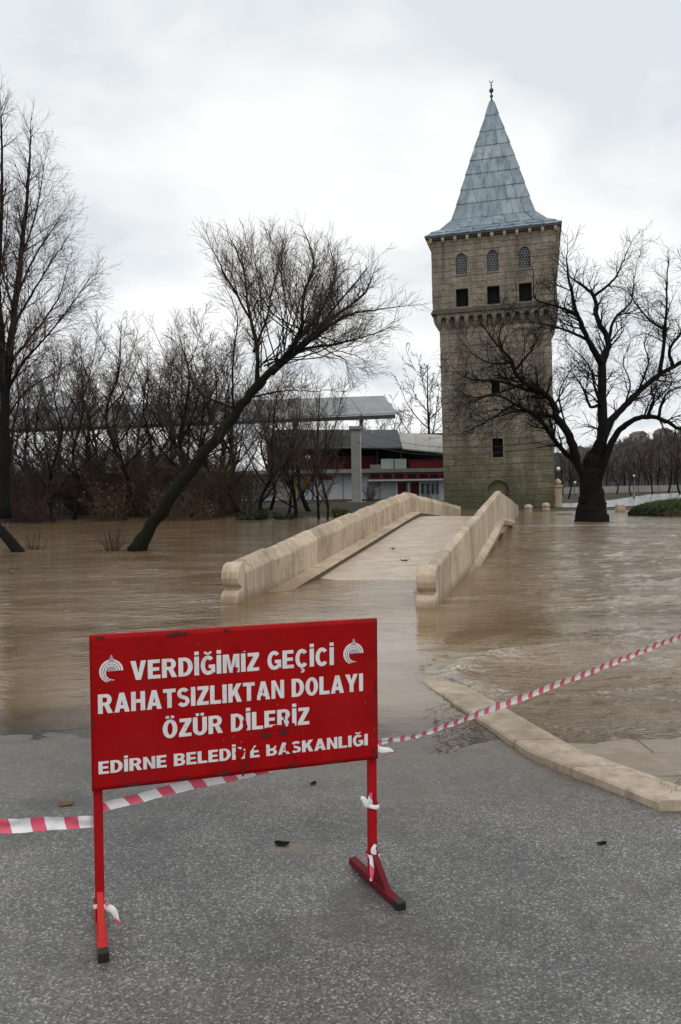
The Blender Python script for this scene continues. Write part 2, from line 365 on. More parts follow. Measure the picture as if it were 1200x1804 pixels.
def bark_mat(name, c1, c2, sc_=6):
    m, t, b = new_mat(name)
    col = mixc(t, ramp(t, noi(t, sc_, 5, .65), [(.3, 0.0), (.7, 1.0)]), c1, c2)
    t.links.new(col, b.inputs['Base Color']); b.inputs['Roughness'].default_value = .92; b.inputs['Specular IOR Level'].default_value = .15
    bumpn(t, b, noi(t, 11, 6, .8, mapscale=(1, 1, .22)), 1.0, .12); return m

def ground_mat():
    m, t, b = new_mat('park_ground'); P = wpos(t)
    g = ramp(t, noi(t, .22, 5, .6, P), [(.40, (.030, .025, .017)), (.54, (.034, .034, .017)), (.72, (.062, .080, .028))])
    l = ramp(t, noi(t, 2.5, 5, .7, P, seed=2), [(.48, 0.0), (.7, .8)]); col = mixc(t, l, g, (.085, .062, .040))
    sp = N(t, 'ShaderNodeSeparateXYZ'); t.links.new(P, sp.inputs[0])
    mud = ramp(t, sp.outputs['Z'], [(.02, 1.0), (.14, 0.0)]); col = mixc(t, mud, col, (.070, .055, .038))
    t.links.new(col, b.inputs['Base Color']); b.inputs['Roughness'].default_value = .9; b.inputs['Specular IOR Level'].default_value = .2
    bumpn(t, b, noi(t, 8, 5, .7, P), .6, .08); return m

MAT = dict(
    asphalt=asphalt_mat(), water=water_mat(), bstone=bridge_stone_mat('bridge_stone'), deck=deck_mat(), tstone=tower_stone_mat(), lead=lead_mat(),
    red=sign_red_mat(), redpost=sign_red_mat('post_red_paint', (.40, .008, .012), .6), redfoot=sign_red_mat('bright_red_paint', (.55, .035, .03), .2),
    darkred=sign_red_mat('dark_red_paint', (.13, .014, .020), .8),
    tape=tape_mat(), ground=ground_mat(),
    mortar=plain('tower_mortar', (.165, .145, .118), (.12, .105, .085), 2, .95, .4, .03),
    trim=plain('tower_trim_stone', (.215, .19, .15), (.15, .132, .105), 1.5, .9, .4, .03),
    beltst=plain('belt_dark_stone', (.105, .10, .075), (.065, .07, .045), 1.5, .9, .4, .03),
    dark=plain('dark_interior', (.012, .012, .013), (.008, .008, .008), 2, .9, 0),  # near-black; on back walls and in openings it stands in for interior shade
    grille=plain('window_grille_plaster', (.17, .18, .185), (.12, .125, .13), 5, .8, .2),
    pane=plain('dark_glass', (.02, .025, .03), (.03, .035, .04), 2, .12, 0, spec=.5),
    roofedge=plain('roof_edge_lead', (.07, .085, .095), (.05, .06, .07), 3, .6, .2, .02),
    finial=plain('finial_metal', (.06, .07, .075), (.04, .045, .05), 4, .5, .1, metal=.5),
    white=letter_mat(),
    emblemgrey=plain('emblem_grey_print', (.42, .36, .40), (.34, .27, .30), 60, .55, .0),
    rust=plain('rust_scuff', (.035, .010, .008), (.10, .012, .010), 50, .7, .2, .002),
    blackplastic=plain('black_plastic_cap', (.012, .012, .013), (.018, .018, .018), 20, .45, .1, .002),
    slab=bridge_stone_mat('wet_paving_stone', .62),
    darkstone=plain('dark_brown_stone', (.11, .085, .06), (.07, .055, .04), 4, .7, .3, .01),
    kerb=bridge_stone_mat('kerb_stone_pinkish', .84),
    bark=bark_mat('dark_wet_bark', (.016, .014, .012), (.008, .008, .007)),
    barkmoss=bark_mat('mossy_bark', (.018, .016, .011), (.009, .012, .006)),
    twig=plain('grey_brown_twig', (.075, .058, .046), (.044, .035, .029), 3, .9, 0),
    twigred=plain('reddish_twig', (.095, .056, .046), (.055, .036, .031), 3, .9, 0),
    twigtan=plain('tan_willow_twig', (.105, .075, .047), (.060, .044, .030), 2, .9, 0),
    twigpurp=plain('purple_brown_twig', (.085, .048, .046), (.050, .032, .031), 3, .9, 0),
    leafbrown=plain('withered_leaf', (.13, .070, .028), (.075, .042, .018), 6, .8, 0, vary=.4),
    leafgreen=plain('evergreen_leaf', (.022, .036, .016), (.014, .022, .012), 4, .6, 0, vary=.4),
    leafolive=plain('olive_leaf', (.075, .075, .022), (.045, .050, .018), 4, .7, 0, vary=.4),
    grass=plain('grass_blade', (.075, .11, .030), (.05, .075, .022), 2, .8, 0, vary=.35),
    concrete=plain('grey_concrete', (.30, .29, .27), (.22, .215, .20), 1.2, .9, .3, .02),
    whitewall=plain('white_wall_paint', (.62, .64, .65), (.50, .52, .54), .8, .85, .1, .01),
    roofgrey=plain('grey_sheet_roof', (.26, .265, .27), (.20, .205, .21), .6, .7, .1, .02),
    roofbeige=plain('beige_sheet_roof', (.38, .37, .335), (.31, .30, .27), .6, .75, .1, .02),
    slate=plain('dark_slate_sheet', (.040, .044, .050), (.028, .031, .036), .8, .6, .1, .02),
    blacksheet=plain('black_sheet', (.014, .015, .016), (.009, .010, .010), .8, .8, .1, .02),  # near-black sheets for the left part of the canopy
    redwall=plain('red_panel_paint', (.24, .026, .030), (.15, .018, .020), 2, .6, .1),
    reddoor=plain('dark_red_door_paint', (.14, .012, .016), (.10, .010, .012), 2, .6, .1),
    palepanel=plain('pale_green_panel', (.52, .58, .54), (.42, .48, .45), 2, .7, .1),
    blueglass=plain('blue_window_glass', (.07, .13, .17), (.05, .09, .12), 2, .15, 0, spec=.5),
    poster=plain('teal_poster_panel', (.06, .22, .24), (.10, .14, .30), 4, .6, 0),
    yellow=plain('yellow_poster_panel', (.42, .28, .03), (.30, .16, .02), 4, .6, 0),
    globe=plain('white_lamp_globe', (.80, .80, .80), (.72, .73, .74), 4, .3, 0),
    steel=plain('grey_steel', (.22, .23, .23), (.16, .165, .17), 4, .5, .1, metal=.6),
    wetroad=plain('wet_park_road', (.27, .265, .26), (.20, .198, .195), .25, .22, .1, .01, spec=.5),
    houseb=plain('far_house_wall', (.42, .38, .34), (.34, .31, .28), .3, .9, 0, vary=.3),
    houser=plain('far_house_roof', (.17, .11, .09), (.13, .09, .08), .3, .9, 0),
    farwood=plain('far_wood_mass', (.150, .135, .135), (.115, .104, .104), .08, .95, 0),  # paler than bare twigs: distance haze is put into the colour
    cable=plain('black_cable', (.012, .012, .012), (.014, .014, .014), 2, .6, 0),
)

# ------------------------------------------------------------------ terrain
def ground_h(x, y):
    x = np.asarray(x, float); y = np.asarray(y, float)
    n = fbm(x*.12, y*.12, 4)
    lb = 41.5 + 2.2*fbm(x*.25, y*0+3, 3)                               # left bank line
    hl = -0.55 + sstep(lb-1.2, lb+3.4, y)*0.78 + sstep(lb+2, lb+30, y)*.25 + n*.10
    hr = -0.45 + sstep(41, 48, y)*0.50 + sstep(60, 110, y)*.35 + n*.05
    w = sstep(4.0, 8.0, x)
    h = hl*(1-w) + hr*w
    d = np.sqrt(x*x + y*y)
    hill = sstep(230, 620, d)*46*sstep(60, 260, x)*(0.8 + .5*fbm(x*.004, y*.004, 3))
    hillL = sstep(300, 800, d)*12*(1 - sstep(-50, 150, x))
    return h + np.maximum(hill, 0) + hillL
def grid_mesh(name, xs, ys, hf):
    X, Y = np.meshgrid(xs, ys); Z = hf(X, Y); nx, ny = len(xs), len(ys)
    V = np.stack([X, Y, Z], -1).reshape(-1, 3)
    i = (np.arange(ny-1)[:, None]*nx + np.arange(nx-1)[None, :]).ravel()
    return mesh_np(name, V, np.stack([i, i+1, i+nx+1, i+nx], -1))
xs = np.concatenate([-np.geomspace(60, 3500, 22)[::-1], np.arange(-58, 59, 1.3), np.geomspace(60, 3500, 34)])
ys = np.concatenate([np.arange(30, 75, .9), np.geomspace(76, 4500, 70)])
o = link_mesh('park_terrain', grid_mesh('park_terrain', xs, ys, ground_h), MAT['ground'], None, True); tag(o, kind='structure')
# river bed under the flood so that the sheet of ground has no hole
o = MB().add([(-200, 4.2, -.75), (200, 4.2, -.75), (200, 32, -.75), (-200, 32, -.75)], [(0, 1, 2, 3)]).build('river_bed', MAT['ground']); tag(o, kind='structure')

# ------------------------------------------------------------------ asphalt, kerb, pavement
def asph_h(x, y):
    return .0225*(5.0 - y) + .012*fbm(x*.9, y*.9, 4) + .004*fbm(x*3.1+7, y*3.1, 3) + .0012*fbm(x*9, y*9, 2) - .02*sstep(4.9, 9, y)*np.maximum(y-4.9, 0)
def kerb_x(y):
    """the kerb's front (asphalt side) edge"""
    return np.interp(y, [3.2, 3.97, 4.83, 6.61, 8.0], [1.95, 1.62, 1.15, .72, .45])
xs = np.concatenate([np.linspace(-14, -4, 14)[:-1], np.linspace(-4, 3.2, 145), np.linspace(3.2, 14, 16)[1:]])
ys = np.concatenate([np.linspace(-6, 1.0, 20)[:-1], np.linspace(1.0, 8, 141), np.linspace(8, 12, 10)[1:]])
def asph_h2(x, y):
    under = (x > kerb_x(y) + .12) & (y > 4.05)
    return asph_h(x, y) - np.where(under, .12, 0.0)
o = link_mesh('asphalt_road', grid_mesh('asphalt_road', xs, ys, asph_h2), MAT['asphalt'], None, True); tag(o, kind='structure')

kerb = empty('kerb', (1.3, 4.8, 0), 0, kind='structure')
kz = lambda y: np.interp(y, [3.9, 4.83, 6.0, 6.62, 7.6], [.078, .055, .030, .012, .004])
cuts = [3.96, 4.50, 5.02, 5.66, 6.25, 6.78]
for i in range(len(cuts)-1):
    mb = MB(); y0, y1 = cuts[i] + .004, cuts[i+1] - .004; n = 6; rows = []
    for k in range(n+1):
        y = y0 + (y1-y0)*k/n; x = float(kerb_x(y)); z = float(kz(y)); wv = .006*random.uniform(-1, 1)
        w = .30
        rows.append([(x+wv-1.3, y-4.8, -.12), (x+wv-1.3, y-4.8, z-.014), (x+.014+wv-1.3, y-4.8, z), (x+w-1.3, y-4.8, z+.002), (x+w+.01-1.3, y-4.8, -.12)])
    vs_ = [p for r in rows for p in r]
    fs = [(k*5+j, k*5+j+1, (k+1)*5+j+1, (k+1)*5+j) for k in range(n) for j in range(4)] + [(0, 1, 2, 3, 4), tuple(n*5+j for j in (4, 3, 2, 1, 0))]
    mb.add(vs_, fs).build('kerb_stone', MAT['kerb'], kerb)
pave = empty('pavement', (2.4, 4.6, 0), 0, kind='structure')
pz = lambda x, y: float(np.interp(y, [3.9, 4.85, 7.5, 9], [.052, .000, -.07, -.14]))
rowy = 3.965; ri = 0
while rowy < 8.4:
    dy_ = .46; x = -1 + (.3 if ri % 2 else 0)
    while x < 6.5:
        x0, x1 = x, x + .74; x = x1
        ym = rowy + dy_/2; kx = float(kerb_x(ym)) + .32
        y0, y1 = rowy + .003, rowy + dy_ - .003
        ka, kb = float(kerb_x(y0)) + .314, float(kerb_x(y1)) + .314
        a0, b0 = max(x0+.003, ka), max(x0+.003, kb)
        a0 = min(a0, x1-.006); b0 = min(b0, x1-.006)
        if x1 - .003 - min(a0, b0) < .02: continue
        dz = random.uniform(-.0005, .0005)
        q = [(a0, y0), (x1-.003, y0), (x1-.003, y1), (b0, y1)]
        cx = sum(p[0] for p in q)/4; cy = sum(p[1] for p in q)/4
        top = [(px-2.4, py-4.6, pz(px, py)+dz) for px, py in q]; bot = [(px-2.4, py-4.6, -.16) for px, py in q]
        ins = [((px-cx)*.985+cx-2.4, (py-cy)*.97+cy-4.6, pz(px, py)+dz+.004) for px, py in q]
        MB().add(bot+top+ins, [(0,1,5,4),(1,2,6,5),(2,3,7,6),(3,0,4,7),(4,5,9,8),(5,6,10,9),(6,7,11,10),(7,4,8,11),(8,9,10,11)]).build('paving_slab', MAT['slab'], pave)
    rowy += dy_; ri += 1

# ------------------------------------------------------------------ flood water (real waves)
ys = [3.3]
while ys[-1] < 72: ys.append(ys[-1] + max(.022, ys[-1]*.0085))
ys = np.array(ys); S = np.linspace(-1, 1, 330)
Yg = np.repeat(ys[:, None], len(S), 1); Xg = S[None, :]*(Yg*.95 + 3.0)
foamline = np.array([(3.9, 8.7), (2.67, 8.37), (1.75, 8.08), (1.3, 7.78), (1.08, 7.52), (.96, 7.2), (.94, 6.96), (.96, 6.72), (1.08, 6.42), (1.3, 5.95)])
def seg_dist(X, Y, pl):
    D = np.full(X.shape, 1e9); side = np.zeros(X.shape)
    for (ax, ay), (bx, by) in zip(pl[:-1], pl[1:]):
        vx, vy = bx-ax, by-ay; tt = np.clip(((X-ax)*vx+(Y-ay)*vy)/(vx*vx+vy*vy), 0, 1)
        d = np.hypot(X-ax-tt*vx, Y-ay-tt*vy); cr = vx*(Y-ay)-vy*(X-ax)
        up_ = d < D; side = np.where(up_, cr, side); D = np.where(up_, d, D)
    return D, side
Dn, sd_ = seg_dist(Xg, Yg, foamline)
inside = np.where(sd_ > 0, 1.0, 0.0)                                # right of / beyond the spill line
sdist = Dn*np.where(sd_ > 0, 1, -1)
wob = .10*fbm(Xg*2.2, Yg*2.2, 3)
right = sstep(-.25, .6, Xg - np.interp(Yg, [3, 6.6, 8, 9, 12, 40, 72], [.9, .9, .9, 2.2, 2.6, 8, 12]))
fast = np.clip(.22 + 1.10*right + .10*sstep(9, 14, Yg), 0, 1.4)
wx = Xg + .35*fbm(Xg*.8, Yg*.8+5, 3); wy = Yg + .35*fbm(Xg*.8+9, Yg*.8, 3)
Z = .013*fbm(wx*1.5, wy*2.8, 4)*fast + .020*fbm(wx*.5+4, wy*1.2, 3)*fast + .0055*fbm(wx*5, wy*8, 3)*fast*(.6+.4*right)
far_ = sstep(12, 30, Yg); Z = Z*(1-.45*far_)
Z += .030*np.exp(-((sdist+wob*.5-.10)/.13)**2)*sstep(5.9, 6.6, Yg) - .012*np.exp(-((sdist+wob*.5+.14)/.12)**2)*sstep(6.2, 6.8, Yg)
Z *= sstep(4.6, 5.6, Yg)*.85 + .15
Z -= .0015
gnd = np.where((Xg > kerb_x(Yg)) & (Xg < kerb_x(Yg)+.30) & (Yg < 6.78), kz(Yg), np.where((Xg >= kerb_x(Yg)+.30) & (Yg < 9), np.interp(Yg, [3.9, 4.85, 7.5, 9], [.052, .000, -.07, -.14]), asph_h(Xg, Yg)))
clear = np.exp(-np.maximum(Z-gnd, 0)/.017)*(1-sstep(8, 10, Yg))
def foam_at(X, Y):
    brk = sstep(-.25, .35, fbm(X*1.7+5, Y*2.6+2, 4))
    f = 1.3*np.exp(-((sdist+wob-.08)/.13)**2)*(.45+.55*brk)*sstep(5.6, 6.5, Y)*(1-.75*sstep(2.0, 3.4, X))
    f += .60*np.exp(-((sdist+wob*2-.40)/.30)**2)*brk*sstep(6.2, 7.4, Y)*(1-.6*sstep(2.2, 3.6, X))
    f += .75*sstep(.22, .55, fbm(X*1.1+9, Y*6.0, 4))*inside*sstep(6.0, 7.0, Y)*(1-sstep(9, 14, Y))
    sp_ = fbm(X*2.4+30, Y*5+8, 4)
    f += sstep(.34, .55, sp_)*.9*right*sstep(6.5, 9, Y)
    f += sstep(.46, .60, fbm(X*3.1+3, Y*6+1, 4))*.8*sstep(9, 11, Y)*np.exp(-((Y-14)/9)**2)
    for (cx, cy, rx, ry) in ((-1.9, 11.75, .5, .16), (1.25, 11.0, .35, .12), (1.7, 11.7, .6, .2), (9, 31, 3, .6)):
        f += .8*np.exp(-((X-cx)/rx)**2-((Y-cy)/ry)**2)
    return np.clip(f, 0, 1)
fo = foam_at(Xg, Yg)
near_left = (1-right)*(1-sstep(8.0, 12.0, Yg))
turb = np.clip(.29 + .90*right + .02*sstep(8, 13, Yg) - .17*near_left, .06, 1.2)
turb = turb*(.55 + .45*sstep(-.5, .5, fbm(Xg*.35+2, Yg*1.3+7, 3)))
calm = np.exp(-((sdist+.60)/.50)**2)*sstep(5.0, 6, Yg)
turb = turb*(1-.6*calm)
ny, nx = Xg.shape; i = (np.arange(ny-1)[:, None]*nx + np.arange(nx-1)[None, :]).ravel()
me = mesh_np('flood_water', np.stack([Xg, Yg, Z], -1).reshape(-1, 3), np.stack([i, i+1, i+nx+1, i+nx], -1))
for nm, ar in (('foam', fo), ('turb', turb), ('clear', clear)):
    a = me.attributes.new(nm, 'FLOAT', 'POINT'); a.data.foreach_set('value', ar.ravel().astype(np.float32))
o = link_mesh('flood_water', me, MAT['water'], None, True); tag(o, kind='structure')

# ------------------------------------------------------------------ stone bridge
BR = empty('stone_bridge', (-.175, 11.43, 0), radians(-15), 'pale humpback stone bridge rising out of the flood towards the tower', 'bridge')
L_ = 29.5; CR = 14.6
def deck_z(t): return .65 - .87*abs(t-CR)/CR
def deck_zr(t): return .65 - .87*(sqrt((t-CR)**2 + .8) - .6)/CR
HS = 1.47
def parapet(side):
    # local x: distance outwards from the parapet's middle
    n = 26; cutsT = [0.0]
    for k in range(n): cutsT.append(cutsT[-1] + L_/n*random.uniform(.82, 1.18))
    cutsT = [c*L_/cutsT[-1] for c in cutsT]
    j = min(range(len(cutsT)), key=lambda q: abs(cutsT[q]-CR)); cutsT[j] = CR
    for k in range(n):
        t0, t1 = cutsT[k] + .007, cutsT[k+1] - .007
        ho, dw = random.uniform(-.016, .016), random.uniform(-.008, .008)
        prof = [(-.15+dw, -.55), (-.15+dw, .64), (-.02, .81), (.09, .82), (.135+dw, .785), (.135+dw, -.55)]
        chip = random.random() < .3
        vs_ = []
        for t in (t0, t1):
            for u, w in prof:
                dd = ho
                if chip and t == t0 and w > .8: dd -= .03
                vs_.append((side*(HS + u), t, deck_z(t) + w + dd))
        m_ = len(prof)
        MB().add(vs_, [tuple(range(m_)), tuple(range(m_, 2*m_))] + [(a, (a+1) % m_, m_+(a+1) % m_, m_+a) for a in range(m_)]).build('parapet_stone', MAT['bstone'], BR, bevel=.014, segs=1)
    # scrolled end stones: a rounded nose over a rounded foot
    for (t_end, sg) in ((0.0, -1), (L_, 1)):
        z0 = deck_z(t_end); pts = []
        prof = [(0, .80), (.10, .80), (.21, .76), (.275, .68), (.285, .58), (.25, .49), (.17, .45), (.13, .42), (.15, .40), (.24, .385), (.31, .33), (.335, .22), (.335, -.4), (0, -.4)]
        pts = [(t_end + sg*(a-.006), z0 + b) for a, b in prof]
        mb = MB(); xi, xo = side*(HS-.145), side*(HS+.13)
        mb.prism(pts, 'x', min(xi, xo), max(xi, xo))
        mb.build('end_scroll', MAT['bstone'], BR, bevel=.02, segs=2)
parapet(-1); parapet(1)
# deck, inner kerbs, string courses and side walls
ts = np.linspace(-.2, L_+.2, 61)
V = []; 
for t in ts:
    for k in range(9):
        x = -HS+.1 + (2*HS-.2)*k/8; V.append((x, t, deck_zr(t) + .012*sin(x*3.0+t) *.5 + .02*(1-(x/HS)**2)))
i = (np.arange(60)[:, None]*9 + np.arange(8)[None, :]).ravel()
link_mesh('deck', mesh_np('deck', V, np.stack([i, i+1, i+10, i+9], -1)), MAT['deck'], BR, True)
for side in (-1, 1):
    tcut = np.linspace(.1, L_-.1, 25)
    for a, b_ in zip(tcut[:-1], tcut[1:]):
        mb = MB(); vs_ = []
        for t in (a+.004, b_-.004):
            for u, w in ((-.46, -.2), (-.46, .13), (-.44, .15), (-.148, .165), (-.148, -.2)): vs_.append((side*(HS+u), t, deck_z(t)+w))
        ik = mb.add(vs_, [(0,1,2,3,4), (5,6,7,8,9)] + [(q, (q+1) % 5, 5+(q+1) % 5, 5+q) for q in range(5)]).build('inner_kerb_stone', MAT['bstone'], BR); ik.data.materials.append(MAT['darkstone'])
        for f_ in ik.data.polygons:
            if abs(f_.normal.x) > .9 and abs(f_.center.x) < HS-.4: f_.material_index = 1  # deck-facing riser takes a darker brown stone
    # outer string course, proud of the wall
    for a, b_ in zip(tcut[:-1], tcut[1:]):
        mb = MB(); vs_ = []
        for t in (a+.003, b_-.003):
            for u, w in ((.10, -.30), (.24, -.26), (.27, -.12), (.138, -.02), (.10, -.02)): vs_.append((side*(HS+u), t, deck_z(t)+w))
        mb.add(vs_, [(0,1,2,3,4), (5,6,7,8,9)] + [(q, (q+1) % 5, 5+(q+1) % 5, 5+q) for q in range(5)]).build('string_course_stone', MAT['bstone'], BR)
    # spandrel wall with three arches
    mb = MB(); tt = np.linspace(0, L_, 119); arches = ((CR, 2.6, .25), (CR-7.2, 2.0, -.15), (CR+7.2, 2.0, -.15))
    vs_ = []
    for t in tt:
        zb = -.9
        for c, hw, ztop in arches:
            if abs(t-c) < hw: zb = max(zb, -1.2 + (ztop+1.2)*sqrt(max(0, 1-((t-c)/hw)**2)))
        vs_ += [(side*(HS+.09), t, zb), (side*(HS+.09), t, deck_z(t)-.2), (side*(HS-.5), t, zb)]
    fs = []
    for k in range(len(tt)-1): fs += [(k*3, (k+1)*3, (k+1)*3+1, k*3+1), (k*3, k*3+2, (k+1)*3+2, (k+1)*3)]
    mb.add(vs_, fs).build('spandrel_wall', MAT['bstone'], BR)

# ------------------------------------------------------------------ tower
TW = empty('stone_tower', (10.65, 52.5, 0), radians(-15.5), 'tall square stone tower with a lead spire roof behind the bridge', 'tower')
TW.rotation_euler = (0, radians(-.95), radians(-14.2))
WL, DL, ZB, WU, ZE = 3.65, 7.3, 13.2, 4.04, 18.22        # half width of the shaft, depth, belt height, half width above, eaves
OV = WU - WL
front_holes_lo = [(-.30, .26, 7.75, 8.70), (-.33, .37, 3.45, 4.72), (-.72, .72, -.5, 1.95)]
front_holes_hi = [(c-.41, c+.41, 13.58, 14.78) for c in (-2.06, 0, 2.06)] + [(c-.37, c+.37, 15.75, 17.2) for c in (-2.06, 0, 2.06)]
def wall_grid(x0, x1, z0, z1, holes):
    xsb = sorted({x0, x1, *[h[0] for h in holes], *[h[1] for h in holes]}); zsb = sorted({z0, z1, *[max(z0, h[2]) for h in holes], *[h[3] for h in holes]})
    for a, b_ in zip(xsb[:-1], xsb[1:]):
        for c, d in zip(zsb[:-1], zsb[1:]):
            mx, mz = (a+b_)/2, (c+d)/2
            if not any(h[0] < mx < h[1] and h[2] < mz < h[3] for h in holes): yield a, b_, c, d
def core(z0, z1, hw, y0, y1, holes, name):
    mb = MB()
    for a, b_, c, d in wall_grid(-hw, hw, z0, z1, holes): mb.box(a, b_, y0, y0+.7, c, d)
    mb.box(-hw, -hw+.7, y0+.7, y1, z0, z1).box(hw-.7, hw, y0+.7, y1, z0, z1).box(-hw+.7, hw-.7, y1-.7, y1, z0, z1)
    return mb.build(name, MAT['mortar'], TW)
core(-.6, ZB, WL-.03, .03, DL-.03, front_holes_lo, 'shaft_core')
core(ZB, ZE, WU-.03, -OV+.03, DL+OV-.03, front_holes_hi, 'upper_core')
MB().box(-WL+.7, WL-.7, .72, DL-.7, -.5, .0).box(-WU+.7, WU-.7, .4, DL, 13.2, 13.3).build('floor', MAT['dark'], TW)
MB().box(-WL+.75, WL-.75, 1.5, 1.6, 0, 18).build('inner_wall', MAT['dark'], TW)
# facing stones: unit block shared by all
def unit_stone():
    c, d = .035, .0
    mb = MB(); a = .5
    back = [(-a, 1, -a), (a, 1, -a), (a, 1, a), (-a, 1, a)]
    mid = [(-a, .35, -a), (a, .35, -a), (a, .35, a), (-a, .35, a)]
    k = .490; kz_ = .475; fr = [(-k, 0, -kz_), (k, 0, -kz_), (k, 0, kz_), (-k, 0, kz_)]
    mb.add(back+mid+fr, [(0,4,5,1),(1,5,6,2),(2,6,7,3),(3,7,4,0),(4,8,9,5),(5,9,10,6),(6,10,11,7),(7,11,8,4),(8,11,10,9)])
    return mb
US = unit_stone(); usme = US.mesh('facing_stone'); usme.materials.append(MAT['tstone'])
def courses(z0, z1, hw, holes, ch=.43, avg=1.0):
    n = round((z1-z0)/ch); h = (z1-z0)/n
    for r in range(n):
        za, zb = z0+r*h, z0+(r+1)*h; x = -hw; xsb = [x]
        x += random.uniform(.35, 1.0)*avg
        while x < hw-.45: xsb.append(x); x += random.uniform(.72, 1.35)*avg
        xsb.append(hw)
        for a, b_ in zip(xsb[:-1], xsb[1:]):
            ivs = [(a, b_)]
            for H in holes:
                if H[2] < (za+zb)/2 < H[3]:
                    nv = []
                    for p, q in ivs:
                        if q <= H[0] or p >= H[1]: nv.append((p, q)); continue
                        if p < H[0]: nv.append((p, H[0]))
                        if q > H[1]: nv.append((H[1], q))
                    ivs = nv
            for p, q in ivs:
                if q-p > .06: yield p, q, za, zb
cnt = 0
for (z0, z1, hw, y0, holes) in ((-.4, 12.75, WL, 0, front_holes_lo), (13.50, 18.10, WU, -OV, front_holes_hi)):
    for p, q, za, zb in courses(z0, z1, hw, holes):
        o = bpy.data.objects.new('facing_stone', usme); COL.objects.link(o); o.parent = TW
        pr = random.uniform(0, .022)
        o.location = ((p+q)/2, y0-pr, (za+zb)/2); o.scale = (q-p-.008, .09, zb-za-.008); cnt += 1
# the other three faces: joined
mb = MB()
def face_xf(k, hw, y0, dl):
    cy = y0 + dl/2
    return {1: lambda x, y, z: (hw-y, cy+x, z), 2: lambda x, y, z: (-x, y0+dl-y, z), 3: lambda x, y, z: (-hw+y, cy-x, z)}[k]
for k in (1, 2, 3):
    for (z0, z1, hw, y0, dl) in ((-.4, 12.75, WL, 0, DL), (13.50, 18.10, WU, -OV, DL+2*OV)):
        xf = face_xf(k, hw, y0, dl)
        for p, q, za, zb in courses(z0, z1, (dl/2 if k != 2 else hw), []):
            pr = random.uniform(0, .022)
            mb.add([xf((p+q)/2 + vx*(q-p-.012), vy*.09-pr, (za+zb)/2 + vz*(zb-za-.012)) for vx, vy, vz in US.v], US.f)
o = mb.build('side_facing_stones', MAT['tstone'], TW); tag(o, kind='stuff')
# window surrounds, grilles, openings
for c in (-2.06, 0, 2.06):
    w = empty('square_window', (0, 0, 0)); w.parent = TW
    yy = -OV
    mb = MB().box(c-.53, c-.41, yy-.035, yy+.3, 13.48, 14.9).box(c+.41, c+.53, yy-.035, yy+.3, 13.48, 14.9).box(c-.408, c+.408, yy-.035, yy+.3, 14.782, 14.9).box(c-.408, c+.408, yy-.05, yy+.3, 13.48, 13.578)
    mb.build('window_surround', MAT['trim'], w)
    mb = MB()
    for k in range(-2, 3): mb.bar((c+k*.15, yy+.18, 13.58), (c+k*.15, yy+.18, 14.78), .02)
    mb.build('iron_bars', MAT['dark'], w)
    MB().box(c-.41, c+.41, yy+.5, yy+.55, 13.58, 14.78).build('shade_backing', MAT['dark'], w)  # near-black backing stands in for the unlit interior behind the opening
    a = empty('arched_window', (0, 0, 0)); a.parent = TW
    zc = 16.68; R_ = .365
    mb = MB()   # spandrel that turns the rectangular opening into a pointed arch
    for s_ in (-1, 1):
        arc = [(c+s_*R_*cos(th)*1.0, zc+R_*1.28*sin(th)) for th in np.linspace(0, pi/2, 9)]
        poly = arc + [(c, 17.21), (c+s_*.372, 17.21)]
        mb.prism(poly, 'y', yy-.012, yy+.25)
    mb.build('arch_head', MAT['tstone'], a)
    mb = MB()   # round-hole plaster grille: interlaced rings
    ring = []
    for r in range(9):
        for q in range(4 if r % 2 == 0 else 3):
            gx = c + (q-(1.5 if r % 2 == 0 else 1.0))*.19; gz = 15.80 + r*.165
            if gz > zc and ((gx-c)/R_)**2 + ((gz-zc)/(R_*1.28))**2 > 1.1: continue
            n = 10
            vs_ = [(gx+rr*cos(2*pi*k/n), y_, gz+rr*sin(2*pi*k/n)) for rr in (.075, .108) for y_ in (yy+.10, yy+.15) for k in range(n)]
            fs = []
            for k in range(n):
                k2 = (k+1) % n
                fs += [(k, k2, 2*n+k2, 2*n+k), (k, n+k, n+k2, k2), (2*n+k, 2*n+k2, 3*n+k2, 3*n+k)]
            mb.add(vs_, fs)
    mb.build('pierced_grille', MAT['grille'], a)
    MB().box(c-.37, c+.37, yy+.2, yy+.22, 15.75, 17.2).build('pane', MAT['pane'], a)
    MB().box(c-.42, c+.42, yy-.04, yy+.2, 15.64, 15.745).build('sill', MAT['trim'], a)
for (x0, x1, z0, z1) in front_holes_lo[:2]:
    w = empty('slit_window', (0, 0, 0)); w.parent = TW
    MB().box(x0-.1, x0, -.03, .3, z0-.1, z1+.1).box(x1, x1+.1, -.03, .3, z0-.1, z1+.1).box(x0+.002, x1-.002, -.03, .3, z1+.002, z1+.1).box(x0+.002, x1-.002, -.04, .3, z0-.1, z0-.002).build('window_surround', MAT['trim'], w)
    MB().box(x0, x1, .55, .6, z0, z1).build('shade_backing', MAT['dark'], w)  # near-black panel paints the darkness inside the opening
dr = empty('arched_doorway', (0, 0, 0)); dr.parent = TW
mb = MB()
for s_ in (-1, 1):
    arc = [(s_*.72*cos(th), 1.2+.72*sin(th)) for th in np.linspace(0, pi/2, 9)]
    mb.prism(arc + [(0, 1.96), (s_*.722, 1.96)], 'y', -.004, .3)
mb.build('arch_head', MAT['tstone'], dr)
MB().box(-.72, .72, .25, .32, -.4, 1.95).build('door_blocking', MAT['tstone'], dr)
